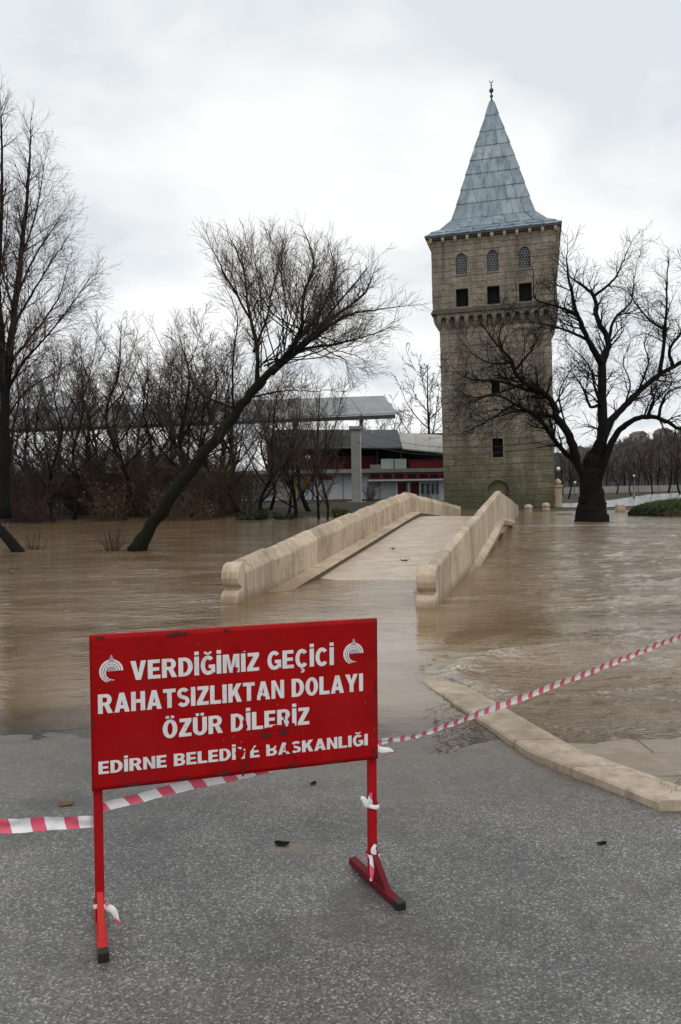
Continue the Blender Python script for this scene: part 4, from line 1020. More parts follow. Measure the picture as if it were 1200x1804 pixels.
wood = [(992, 88, 775), (1000, 74, 768), (1018, 112, 782), (1072, 104, 790), (1086, 90, 775), (1098, 120, 772), (1112, 84, 770), (1126, 100, 762), (1138, 116, 765), (1150, 88, 758), (1162, 104, 752), (1176, 92, 758), (1188, 120, 750), (1200, 84, 745), (1216, 100, 750), (1240, 90, 745)]
for k, (x, Y, yt) in enumerate(sorted(wood)):
    place((protoF, protoG)[k % 2], 'park_tree', x, Y, yt+12, k*1.3, '%s from the left of the bare park trees behind the old oak' % ords[k], GW, 1.0+.25*(k % 3))
print('tree segments', total_segs)

# ------------------------------------------------------------------ shrubs
def shrub(name, label, loc, r, h, nst, twigm, leafm=None, nleaf=0, lsize=.07, seed=0, group='shrubs along the far bank', fan=1.0, cat='shrub', rm=.006):
    R = random.Random(seed); root = empty(name, loc, R.uniform(0, 6), label, cat, group); S_ = []
    P = dict(seg=[.3, .3, .22, .2], wob=[.18]*4, trop=[.03]*4, kids=[0, 3.0, 3.0, 0], bare=[0, .15, .1, 0], ang=[(.35, .9)]*4, len=[h, h*.45, h*.24, .2], rad=[.02, .010, .007, .005], rmin=rm, max=3)
    for k in range(nst):
        az = R.uniform(0, 2*pi); rr = r*.25*sqrt(R.random()); sp_ = R.uniform(.05, .75)*fan
        grow(S_, Vector((rr*cos(az), rr*sin(az), -.1)), Vector((cos(az)*sp_, sin(az)*sp_, 1)).normalized(), h*R.uniform(.6, 1.05), .018, 1, P, R)
    link_mesh('stems', segs_mesh('stems', S_, rm), twigm, root)
    if leafm:
        A = np.array(S_); g_ = np.random.default_rng(seed); idx = g_.integers(0, len(A), nleaf); base = A[idx, 3:6] + g_.normal(0, .05, (nleaf, 3))
        u = g_.normal(size=(nleaf, 3)); u /= np.linalg.norm(u, axis=1, keepdims=True); w = np.cross(u, g_.normal(size=(nleaf, 3))); w /= np.linalg.norm(w, axis=1, keepdims=True)
        sz = lsize*g_.uniform(.6, 1.3, (nleaf, 1)); V = np.stack([base, base+u*sz*.5+w*sz*.35, base+u*sz, base+u*sz*.5-w*sz*.35], 1).reshape(-1, 3)
        link_mesh('foliage', mesh_np('foliage', V, np.arange(nleaf*4).reshape(-1, 4)), leafm, root)
    return root
def gp(x, Y, dz=0): p = pix(x, 880, Y); return (p.x, p.y, float(ground_h(p.x, p.y))+dz)
sh = [
    ('twiggy_shrub', 'reddish purple thicket at the left edge below the tallest tree', 25, 40.6, 2.0, 2.9, 34, 'twigpurp', None, 0),
    ('twiggy_shrub', 'reddish shrub right beside the purple left-edge thicket', 75, 40.4, 1.6, 2.5, 28, 'twigpurp', None, 0),
    ('leafy_shrub', 'shrub with withered orange brown leaves under the dense brown tree', 185, 41.2, 1.8, 2.6, 26, 'twigred', 'leafbrown', 600),
    ('twiggy_shrub', 'tangled brown shrub right behind the foot of the leaning willow', 300, 40.8, 2.0, 2.4, 34, 'twigtan', 'leafbrown', 300),
    ('leafy_shrub', 'brown leaved shrub under the middle of the leaning willow trunk', 360, 40.9, 1.8, 1.8, 24, 'twigred', 'leafbrown', 200),
    ('leafy_shrub', 'darkest low evergreen hedge clump before the white wall, right of the willow', 445, 40.6, 1.6, 1.1, 26, 'twig', 'leafgreen', 2200),
    ('leafy_shrub', 'second evergreen clump from the bridge on the far bank', 500, 40.7, 1.5, .9, 24, 'twig', 'leafgreen', 2000),
    ('twiggy_shrub', 'tall tan shrub left of the dark grandstand opening', 432, 45, 1.6, 3.2, 24, 'twigtan', None, 0),
    ('leafy_shrub', 'mossy green shrub at the bank edge nearest to the bridge', 600, 41.5, 1.2, .7, 16, 'twig', 'leafolive', 900),
    ('twiggy_shrub', 'purple grey bush against the white wall beside the concrete column', 652, 62, 1.2, 1.9, 24, 'twigpurp', None, 0),
    ('twiggy_shrub', 'small bare bush before the blue windows left of the tower', 753, 62, .8, 1.7, 18, 'twigpurp', None, 0),
    ('twiggy_shrub', 'tall brown shrub on the bank just left of the leaning willow foot', 235, 44, 2.0, 4.6, 40, 'twigtan', None, 0),
    ('twiggy_shrub', 'brown thicket between the reddish shrubs and the orange brown one', 140, 45, 2.0, 4.0, 36, 'twigpurp', None, 0),
    ('twiggy_shrub', 'brown thicket seen through the willow fork above the bank', 345, 46, 2.0, 3.8, 28, 'twigtan', None, 0),
]
for k, (nm, lb_, x, Y, r, h, nst, tm, lm, nl) in enumerate(sh):
    shrub(nm, lb_, gp(x, Y), r, h, nst, MAT[tm], MAT[lm] if lm else None, nl, .12 if lm else .1, seed=100+k)
p = pix(200, 972, 21.6); shrub('drowned_shrub', 'sparse fan of bare stems sticking out of the water left of the willow foot', (p.x, p.y, -.05), .5, 1.25, 16, MAT['twigred'], None, 0, seed=140, group=None, fan=1.2, rm=.004)
p = pix(60, 972, 22.5); shrub('drowned_shrub', 'low tangle of flooded twigs near the slanting stump at the left edge', (p.x, p.y, -.1), .6, .9, 12, MAT['twigpurp'], None, 0, seed=141, group=None, fan=1.5, rm=.004)
pa = shrub('twiggy_shrub', 'dark twiggy thicket at the far left of the bank undergrowth', gp(45, 42), 2.2, 4.4, 30, MAT['twig'], None, 0, seed=160, rm=.008)
pb = shrub('twiggy_shrub', 'tan twiggy thicket just right of the leaning willow trunk', gp(372, 44), 2.0, 3.6, 26, MAT['twigtan'], None, 0, seed=161, rm=.008)
under = [(110, 45, 0, .7), (160, 44, 1, .75), (205, 47, 0, .85), (250, 44, 1, .6), (285, 47, 0, .9), (320, 44, 0, .75), (400, 46, 0, .6), (-10, 43, 1, .9), (60, 52, 0, 1.1), (130, 53, 1, 1.1), (190, 54, 0, 1.1), (255, 53, 0, 1.1), (310, 54, 1, 1.1), (365, 54, 0, 1.0), (440, 52, 0, .8)]
for k, (x, Y, w_, sc2) in enumerate(sorted(under)):
    o_ = copy_tree((pa, pb)[w_]); o_.location = gp(x, Y); o_.scale = (sc2*1.15, sc2*1.15, sc2); o_.rotation_euler = (0, 0, k*2.1)
    tag(o_, '%s from the left of the tall leafless thickets on the far bank' % ords[k], 'shrub', 'leafless thickets on the far bank')
# slanting dead trunk at the left edge
pts = [pix(38, 980, 21.6), pix(15, 950, 21.7), pix(-15, 915, 21.9), pix(-50, 870, 22.1), pix(-95, 800, 22.3)]
rt = empty('leaning_stump', pts[0], 0, 'short dark trunk slanting out of the water at the left edge', 'tree')
MB().tube([q-pts[0] for q in catmull(pts, 4)], [.16-.005*i for i in range(17)], 10).build('trunk', MAT['bark'], rt, True)
S_ = []; R = random.Random(5)
for k in range(10): grow(S_, (pts[3].lerp(pts[4], R.random())-pts[0]), Vector((R.uniform(-.6, .3), R.uniform(-.5, .5), 1)).normalized(), 1.6, .03, 1, WIL, R)
link_mesh('crown', segs_mesh('crown', S_, .004), MAT['twig'], rt)

# ------------------------------------------------------------------ grandstand beside the river
DB = 68.0
GS = empty('grandstand', pix(640, 885, DB), 0, 'white and red grandstand building with dark canopy behind the bridge', 'building')
gb = Vector(GS.location)
def gx(x): return (pix(x, 860, DB)-gb).x
def gz(y, x=640): return (pix(x, y, DB)-gb).z + 0
def gbox(name, mat, x0, x1, ytop, ybot, d0, d1, parent=GS, bev=0):
    xm = (x0+x1)/2; z1, z0 = gz(ytop, xm), gz(ybot, xm)
    return MB().box(gx(x0), gx(x1), d0, d1, z0, z1).build(name, MAT[mat], parent)
gbox('ground_floor_wall', 'whitewall', 425, 790, 834, 905, 0, 8)
gbox('plinth', 'concrete', 423, 792, 884, 905, -.08, .0)
gbox('terrace_slab', 'concrete', 425, 800, 827, 833.6, -1.0, 9)
gbox('fascia_band', 'redwall', 652, 795, 834, 844, -.9, -.02)
for k, x in enumerate((653, 674, 695, 717, 737, 756, 775)):
    gbox('fascia_slot', 'dark', x, x+15, 835.5, 842.5, -.93, -.9)
gbox('fascia_lip', 'whitewall', 648, 795, 844.2, 847, -.95, -.02)
for x in (643, 697, 719, 738): gbox('pilaster', 'whitewall', x, x+3.2, 847.2, 890, -.28, -.0)
for x0 in (700.5, 722.5):
    d = gbox('door', 'reddoor', x0, x0+15, 850, 889, -.06, -.0); gbox('door_frame', 'whitewall', x0-.8, x0, 849, 889, -.1, -.0, d)
for x0 in (741.5, 751, 760, 768):
    w = gbox('window', 'blueglass', x0, x0+5, 852, 870, -.05, -.0); gbox('window_frame', 'whitewall', x0-1, x0, 851, 871, -.09, -.0, w)
gbox('string_moulding', 'concrete', 655, 672, 852, 854, -.1, -.0)
for k, (x0, x1, y0, y1, mt) in enumerate(((513, 523, 842, 884, 'yellow'), (524, 531, 845, 886, 'poster'), (532, 545, 834.5, 860, 'yellow'), (536, 548, 861, 885, 'palepanel'), (549, 553, 838, 886, 'blueglass'), (500, 511, 850, 886, 'palepanel'))):
    gbox('wall_panel', mt, x0, x1, y0, y1, -.06, -.0)
# terrace: parapets, railing, interior, stair
gbox('pale_parapet', 'palepanel', 671, 693, 809, 826.8, -.9, -.8); gbox('pale_parapet', 'palepanel', 694.5, 715, 809, 826.8, -.9, -.8)
gbox('stair_parapet', 'concrete', 652, 670.5, 819, 826.8, -.9, -.7)
rl = empty('red_railing'); rl.parent = GS
gbox('railing_panel', 'redwall', 722, 800, 813, 824, -.88, -.84, rl)
gbox('rail', 'redwall', 718, 800, 810, 811.5, -.9, -.8, rl)
for k in range(11): gbox('baluster', 'redwall', 719+k*8, 719.8+k*8, 811.6, 826.8, -.95, -.9, rl)
gbox('back_wall', 'dark', 470, 800, 757, 826.8, 6, 6.3)  # shade under the stand is put into this near-black colour
gbox('red_seat_bank', 'redwall', 520, 668, 803, 826.8, 1.2, 4)
for k in range(5): gbox('seat_row', 'reddoor', 520, 668, 806+k*4, 807.5+k*4, 1.1, 1.19)
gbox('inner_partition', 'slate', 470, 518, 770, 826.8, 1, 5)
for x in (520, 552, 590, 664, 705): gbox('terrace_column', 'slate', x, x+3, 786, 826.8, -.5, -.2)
# canopy: dark sloping sheets on the left, beige ones on the right
def slab(name, mat, q, th, parent=GS):
    """q: four (x, y, d) corners in photo columns/rows with distance offsets d behind the facade"""
    P = [pix(x, y, DB+d)-gb for x, y, d in q]; nrm = (P[1]-P[0]).cross(P[3]-P[0]).normalized()*th
    return MB().add(P+[p_-nrm for p_ in P], [(0,1,2,3),(7,6,5,4),(0,4,5,1),(1,5,6,2),(2,6,7,3),(3,7,4,0)]).build(name, MAT[mat], parent)
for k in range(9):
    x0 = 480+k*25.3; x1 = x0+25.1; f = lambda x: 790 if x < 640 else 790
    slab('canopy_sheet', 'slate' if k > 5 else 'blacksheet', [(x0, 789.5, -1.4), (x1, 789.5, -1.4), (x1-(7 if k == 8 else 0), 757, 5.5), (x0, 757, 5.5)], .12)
for k in range(4):
    x0 = 709+k*24; x1 = x0+23.6; y0 = 789.8+(x0-709)*.10; y1 = 789.8+(x1-709)*.10; t0 = 762+(x0-709)*.06; t1 = 762+(x1-709)*.06
    slab('roof_sheet', 'roofbeige', [(x0, y0, -1.5), (x1, y1, -1.5), (x1, t1, 5.5), (x0-(7 if k == 0 else 0), t0, 5.5)], .12)
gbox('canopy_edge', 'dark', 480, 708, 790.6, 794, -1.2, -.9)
gbox('gutter', 'steel', 480, 708, 789.8, 791.2, -1.55, -1.42)
for x in (604, 668, 716, 770): gbox('drain_pipe', 'steel', x, x+1.2, 834.5, 884, -.16, -.08)
gbox('notice_sign', 'redwall', 560, 586, 838, 846, -.07, -.01)
# free-standing concrete column
cb_ = pix(628, 887, 60.0)
cc = empty('concrete_column', (cb_.x, cb_.y, 0), 0, 'tall pale concrete column before the dark grandstand canopy', 'column')
zt = pix(628, 757, 60.0).z
MB().box(-.34, .34, -.34, .34, -.5, zt).build('shaft', MAT['concrete'], cc, bevel=.03); MB().box(-.5, .5, -.5, .5, zt+.003, zt+.25).build('cap', MAT['concrete'], cc)
MB().box(.345, .40, -.36, .2, .2, zt-.3).build('pale_edge_strip', MAT['whitewall'], cc)  # pale strip down the column's right edge
MB().box(-.7, .7, -.7, .7, -.5, .45).build('footing', MAT['concrete'], cc)
# the second stand: big grey sheet roof on columns, farther off
RS = empty('roofed_stand', pix(400, 880, 110), 0, 'long grey sheet roof on columns floating behind the bare trees', 'building'); rb_ = Vector(RS.location)
def rp(x, y, D): return pix(x, y, D)-rb_
def lerp(a, b, t): return a+(b-a)*t
nst = 14
eL, eR_, tL, tR = rp(-60, 757, 119), rp(702, 727, 100), rp(-60, 722, 130), rp(676, 697, 110)
for k in range(nst):
    a, b_ = k/nst, (k+.985)/nst
    P = [eL.lerp(eR_, a), eL.lerp(eR_, b_), tL.lerp(tR, b_), tL.lerp(tR, a)]; dn = Vector((0, 0, -.18))
    MB().add(P+[p_+dn for p_ in P], [(0,1,2,3),(7,6,5,4),(0,4,5,1),(1,5,6,2),(2,6,7,3),(3,7,4,0)]).build('roof_sheet', MAT['roofgrey'], RS)
MB().bar(eL+Vector((0, .3, -.45)), eR_+Vector((-.4, .3, -.45)), .3, .5).build('eaves_beam', MAT['slate'], RS)
for k in range(7):
    q = eL.lerp(eR_, (k+.5)/7) + Vector((0, 5, 0)); MB().bar(Vector((q.x, q.y, -.6)), Vector((q.x, q.y, q.z+.9)), .5).build('column', MAT['concrete'], RS)
P = [tL+Vector((0, -.5, -.3)), tR+Vector((-2, -.5, -.3))]
MB().add([Vector((P[0].x, P[0].y, -.6)), Vector((P[1].x, P[1].y, -.6)), Vector((P[1].x, P[1].y, 4.0)), Vector((P[0].x, P[0].y, 4.0)), Vector((P[0].x, P[0].y+.4, -.6)), Vector((P[1].x, P[1].y+.4, -.6)), Vector((P[1].x, P[1].y+.4, 4.0)), Vector((P[0].x, P[0].y+.4, 4.0))], [(0,1,2,3),(7,6,5,4),(0,4,5,1),(1,5,6,2),(2,6,7,3),(3,7,4,0)]).build('rear_wall', MAT['concrete'], RS)
# low white hut row on the left bank
HB = empty('low_white_building', pix(150, 882, 62), 0, 'low white building with red doors behind the left bank shrubs', 'building'); hb = Vector(HB.location)
def hbox(name, mat, x0, x1, yt, yb, d0, d1, parent=HB):
    A = pix((x0+x1)/2, yt, 62)-hb; B = pix((x0+x1)/2, yb, 62)-hb
    return MB().box((pix(x0, 860, 62)-hb).x, (pix(x1, 860, 62)-hb).x, d0, d1, B.z, A.z).build(name, MAT[mat], parent)
hbox('wall', 'whitewall', 30, 330, 862, 900, 0, 5); hbox('roof', 'whitewall', 20, 345, 850, 858, -1, 6); hbox('dark_clerestory', 'slate', 32, 328, 858.2, 861.8, .1, 5)
hbox('upper_wall', 'reddoor', 20, 345, 833, 849.8, 3, 6)
for x0 in (138, 148, 196, 206, 262): hbox('door', 'reddoor' if x0 != 262 else 'redwall', x0, x0+8, 864, 886, -.05, 0)
for x0 in (55, 95, 170, 230, 290, 305): hbox('window', 'slate', x0, x0+12, 864, 874, -.04, 0)

# ------------------------------------------------------------------ lamps, cable, bollards and the right-hand park
def lamp(x, ytop, Y, label, r=.22, arm=False):
    p = pix(x, 880, Y); z0 = float(ground_h(p.x, p.y)); zt_ = pix(x, ytop, Y).z
    L0 = empty('street_lamp', (p.x, p.y, z0), 0, label, 'street lamp', 'white globe lamps in the park'); h = zt_-z0
    MB().lathe([(.09, -.1), (.09, .35), (.05, .45), (.04, h-r*1.3), (.07, h-r*1.2), (.07, h-r)], 10).build('post', MAT['steel'], L0, True)
    MB().lathe([(.06, h-r), (r*.6, h-r*.8), (r*.95, h-r*.3), (r, h), (r*.87, h+r*.5), (r*.5, h+r*.87), (.02, h+r)], 14).build('lamp_globe', MAT['globe'], L0, True)
lamp(984, 826, 66, 'white globe lamp close to the right side of the tower', .17)
lamp(1013, 850, 84, 'smaller white globe lamp just left of the old oak trunk', .14)
lamp(543, 806, 58, 'white globe lamp before the dark grandstand opening', .2)
lamp(382, 803, 52, 'white globe lamp seen under the leaning willow trunk', .2)
lamp(1117, 838, 72, 'slim park lamp between the old oak and the grassy mound', .09)
def cable(name, a, b, sag, label):
    a, b = Vector(a), Vector(b); pts = [a.lerp(b, k/24) - Vector((0, 0, sag*4*(k/24)*(1-k/24))) for k in range(25)]
    mb = MB().tube([p_-a for p_ in pts], .016, 5); o_ = mb.build(name, MAT['cable'], None, True); o_.location = a; return tag(o_, label, 'cable', 'overhead cables')
cable('overhead_cable', (cb_.x, cb_.y, zt+.1), pix(1003, 770, 34), .9, 'upper thin black cable running from the concrete column past the tower')
cable('overhead_cable', (cb_.x, cb_.y, zt-.9), pix(1010, 778, 34.2), .8, 'lower thin black cable running from the concrete column past the tower')
def bollard(x, y, Y, r, h, label, mat='bstone', grp='round-topped stone bollards'):
    p = pix(x, y, Y); o_ = MB().lathe([(r*1.05, -.5), (r*1.05, 0.05), (r*.92, .09), (r*.9, h*.5), (r*1.02, h*.55), (r*1.0, h*.72), (r*.8, h*.9), (r*.4, h*.985), (.02, h)], 18).build('stone_bollard', MAT[mat], None, True)
    o_.location = (p.x, p.y, max(p.z, -.05)); return tag(o_, label, 'bollard', grp)
bollard(931, 905, 46, .25, .50, 'round-topped stone bollard at the far end of the right parapet, nearer to the bridge')
bollard(962, 900, 47.5, .24, .50, 'round-topped stone bollard nearer to the right corner of the tower')
p = pix(983, 893, 53); gp_ = empty('gate_pillar', (p.x, p.y, 0), radians(-15), 'pale stone gate pillar touching the right corner of the tower base', 'pillar')
zt2 = pix(983, 858, 53).z
MB().box(-.26, .26, -.26, .26, -.4, zt2).build('shaft', MAT['bstone'], gp_, bevel=.02); MB().box(-.33, .33, -.33, .33, zt2+.003, zt2+.14).build('cap', MAT['bstone'], gp_, bevel=.02)
MB().lathe([(.12, 0), (.22, .12), (.22, .25), (.1, .38), (.02, .42)], 12, (0, 0, zt2+.14)).build('knob', MAT['bstone'], gp_, True)
p = pix(1093, 902, 44); o = MB().box(-.23, .23, -.2, .2, -.5, .42).build('stone_block', MAT['bstone'], None, bevel=.04); o.location = (p.x, p.y, 0); tag(o, 'small square tan stone block in the water right of the old oak', 'stone block')
p = pix(995, 906, 41.5); o = MB().box(-.35, .35, -.12, .12, -.3, .10).build('stone_block', MAT['bstone'], None, bevel=.03); o.location = (p.x, p.y, 0); tag(o, 'low drowned stone slab between the bollards and the old oak', 'stone block')
# grassy mound on the right
md = empty('grassy_mound', (0, 0, 0), 0, 'dark green rounded hedge mound at the right edge of the water', 'mound')
mp = pix(1180, 908, 39.0); md.location = (mp.x+1.2, mp.y, 0)
mb = MB(); nn, mm = 28, 10; vs_ = []
for i in range(mm+1):
    ph = pi/2*i/mm
    for k in range(nn):
        th = 2*pi*k/nn; rr = cos(ph); nz = 1+.12*mnoise.noise(Vector((cos(th)*2, sin(th)*2, ph*2)))
        vs_.append((3.1*rr*cos(th)*nz, 2.0*rr*sin(th)*nz, -.15+.85*sin(ph)**.7*nz))
mb.add(vs_, [(i*nn+k, i*nn+(k+1) % nn, (i+1)*nn+(k+1) % nn, (i+1)*nn+k) for i in range(mm) for k in range(nn)]).build('earth', MAT['ground'], md, True)
g_ = np.random.default_rng(3); n = 9000; th = g_.uniform(0, 2*pi, n); ph = np.arccos(g_.uniform(0, 1, n)); ph = pi/2-ph
bx_ = np.stack([3.1*np.cos(ph)*np.cos(th), 2.0*np.cos(ph)*np.sin(th), -.12+.86*np.abs(np.sin(ph))**.7], -1)
u = g_.normal(0, .35, (n, 3)); u[:, 2] = g_.uniform(.5, 1, n); u /= np.linalg.norm(u, axis=1, keepdims=True); w = np.cross(u, g_.normal(size=(n, 3))); w /= np.linalg.norm(w, axis=1, keepdims=True)
ln = g_.uniform(.08, .2, (n, 1)); V = np.stack([bx_-w*.018, bx_+w*.018, bx_+u*ln], 1).reshape(-1, 3)
top = ph > .75
o = link_mesh('grass_cover', mesh_np('grass_cover', V, np.arange(n*3).reshape(-1, 3)), MAT['grass'], md); tag(o, kind='stuff')
n = 5000; sel = g_.integers(0, len(bx_), n); low = bx_[sel]; low = low[(low[:, 2] < .45)]; n = len(low); u = g_.normal(size=(n, 3)); u /= np.linalg.norm(u, axis=1, keepdims=True); w = np.cross(u, g_.normal(size=(n, 3))); w /= np.linalg.norm(w, axis=1, keepdims=True)
V = np.stack([low*1.02, low*1.02+u*.06+w*.04, low*1.02+u*.13, low*1.02+u*.06-w*.04], 1).reshape(-1, 3)
o = link_mesh('ivy_skirt', mesh_np('ivy_skirt', V, np.arange(n*4).reshape(-1, 4)), MAT['leafgreen'], md); tag(o, kind='stuff')
# wet park road and low wall
def sheet(name, pts, mat, kind='structure', dz=.03):
    V = []; c = [sum(p_[0] for p_ in pts)/len(pts), sum(p_[1] for p_ in pts)/len(pts)]
    bm = bmesh.new(); vs_ = [bm.verts.new((x, y, 0)) for x, y in pts]; bm.faces.new(vs_)
    bmesh.ops.triangulate(bm, faces=bm.faces); bmesh.ops.subdivide_edges(bm, edges=bm.edges, cuts=14, use_grid_fill=True)
    for v in bm.verts: v.co.z = float(ground_h(v.co.x, v.co.y)) + dz
    me = bpy.data.meshes.new(name); bm.to_mesh(me); bm.free(); o_ = link_mesh(name, me, MAT[mat]); return tag(o_, kind=kind)
sheet('wet_park_road', [(12.5, 52), (17, 50.5), (24, 56), (40, 66), (90, 80), (90, 108), (48, 96), (34, 86), (27, 74), (20, 62), (14, 58)], 'wetroad')
lw = empty('low_park_wall', (0, 0, 0), 0, 'low pale wall along the far side of the park road', 'wall')
for k in range(24):
    x0, y0 = 22+k*3.1, 92+k*1.3; z = float(ground_h(x0, y0))
    MB().bar((x0, y0, z+.35), (x0+3.0, y0+1.26, z+.35), .4, .9).build('wall_block', MAT['concrete'], lw)
# far wooded slope and its houses
g_ = np.random.default_rng(9); n = 2600; m_ = 26; ang = g_.uniform(radians(13), radians(38), n); dd = g_.uniform(170, 560, n); X = np.sin(ang)*dd; Y = np.cos(ang)*dd; Zb = ground_h(X, Y)
h = g_.uniform(5, 9, n); w = h*g_.uniform(.22, .36, n)
C0 = np.repeat(np.stack([X, Y, Zb], -1), m_, 0); hh = np.repeat(h, m_)[:, None]; ww = np.repeat(w, m_)[:, None]
t_ = g_.uniform(.15, .7, (n*m_, 1)); a_ = g_.uniform(0, 2*pi, (n*m_, 1)); P0 = C0 + np.concatenate([np.zeros((n*m_, 2)), hh*t_], 1)
rr_ = ww*g_.uniform(.3, 1, (n*m_, 1)); P1 = P0 + np.concatenate([np.cos(a_)*rr_, np.sin(a_)*rr_, hh*(1-t_)*g_.uniform(.3, .95, (n*m_, 1))], 1)
first = np.arange(n)*m_; P0[first] = np.stack([X, Y, Zb-.5], -1); P1[first] = np.stack([X, Y, Zb+h*.8], -1)
rad_ = np.full(n*m_, .10); rad_[first] = .22
FW = np.concatenate([P0, P1, rad_[:, None], rad_[:, None]*.5], 1)
o = link_mesh('far_wood', segs_mesh('far_wood', FW, .05), MAT['farwood']); tag(o, 'brown leafless wood covering the far slope on the right', 'wood', None, 'stuff')
hs = [(1004, 520, 8), (1013, 560, 9), (1022, 535, 7), (1125, 560, 9), (1168, 590, 9)]
for k, (x, Y, w_) in enumerate(hs):
    p = pix(x, 780, Y); z = float(ground_h(p.x, p.y)); H_ = empty('far_house', (p.x, p.y, z), random.uniform(-.6, .6), 'tiny pale house on the far wooded slope, %s from the left' % ords[k], 'house', 'houses on the far slope')
    MB().box(-w_/2, w_/2, -4, 4, -2, 6).build('wall', MAT['houseb'], H_); MB().prism([(-w_/2-.4, 6.01), (w_/2+.4, 6.01), (0, 8.2)], 'y', -4.4, 4.4).build('roof', MAT['houser'], H_)
    for q in (-1, 1):
        for zq in (2.0, 4.6): MB().box(q*w_*.25-.6, q*w_*.25+.6, -4.06, -4.0, zq-.7, zq+.7).build('window', MAT['slate'], H_)

# ------------------------------------------------------------------ the red notice board
PLv = Vector((-.93085, 2.90087, .0472)); PRv = Vector((.13052, 3.22143, .0400))
ex = (PRv-PLv).normalized(); ey = Vector((-ex.y, ex.x, 0)).normalized(); ez = ex.cross(ey).normalized()
SG = empty('notice_board', PLv, 0, 'red notice board with white Turkish lettering standing on two red legs', 'sign')
SG.rotation_euler = Matrix((ex, ey, ez)).transposed().to_euler()
PW_ = 1.1087
GZ = lambda lx, ly: 0.0
# panel: folded sheet with a rim
nxp, nzp = 60, 32; mb = MB(); vs_ = []
for yb_ in (-.022, -.018):
    for j in range(nzp+1):
        for i in range(nxp+1):
            u_, v_ = i/nxp, j/nzp; x_ = -.020+u_*(PW_+.021); z_ = .545+v_*.583; ed = min(u_, 1-u_, v_, 1-v_)
            vs_.append((x_, yb_ + (.0009*min(1, ed*12))*mnoise.noise(Vector((x_*4, 1.3, z_*4))), z_))
nn_ = (nxp+1)*(nzp+1); q_ = lambda i, j, s__: s__*nn_ + j*(nxp+1)+i
fs = [(q_(i, j, 0), q_(i+1, j, 0), q_(i+1, j+1, 0), q_(i, j+1, 0)) for i in range(nxp) for j in range(nzp)] + [(q_(i, j+1, 1), q_(i+1, j+1, 1), q_(i+1, j, 1), q_(i, j, 1)) for i in range(nxp) for j in range(nzp)]
fs += [(q_(i, 0, 1), q_(i+1, 0, 1), q_(i+1, 0, 0), q_(i, 0, 0)) for i in range(nxp)] + [(q_(i, nzp, 0), q_(i+1, nzp, 0), q_(i+1, nzp, 1), q_(i, nzp, 1)) for i in range(nxp)]
fs += [(q_(0, j, 0), q_(0, j+1, 0), q_(0, j+1, 1), q_(0, j, 1)) for j in range(nzp)] + [(q_(nxp, j, 1), q_(nxp, j+1, 1), q_(nxp, j+1, 0), q_(nxp, j, 0)) for j in range(nzp)]
pn = mb.add(vs_, fs).build('panel', MAT['red'], SG, True)
fr = MB().box(-.021, PW_+.002, -.0175, .004, 1.112, 1.1285).box(-.021, PW_+.002, -.0175, .004, .5445, .560).box(-.021, -.008, -.0175, .004, .5605, 1.1115).box(PW_-.011, PW_+.002, -.0175, .004, .5605, 1.1115)
fr.build('panel_rim', MAT['redpost'], pn)
for lx, lean_ in ((.0, 0), (PW_-.012, 0)):
    MB().box(lx-.017, lx+.017, .0045, .037, .028, 1.10).build('post', MAT['redpost'], SG, bevel=.002, segs=1)
# feet: bars on the ground across the board, black end caps, gusset
def foot(lx, yaw, f0, f1, matn, label=None):
    F_ = empty('foot', (lx, .02, 0), yaw); F_.parent = SG
    if label: F_['label'] = label
    MB().box(-.018, .018, -f1, f0, .002, .034).build('foot_bar', MAT[matn], F_, bevel=.003, segs=1)
    MB().box(-.0195, .0195, -f1-.035, -f1+.005, .000, .0365).build('end_cap', MAT['blackplastic'], F_, bevel=.004, segs=2)
    MB().prism([(-.012, .0345), (-.14, .0345), (-.012, .15)], 'x', -.012, .012).build('gusset', MAT[matn], F_)
foot(.0, radians(3), .16, .20, 'redfoot', 'faded bright red left foot')
foot(PW_-.012, radians(9), .19, .21, 'darkred', 'dark maroon right foot')
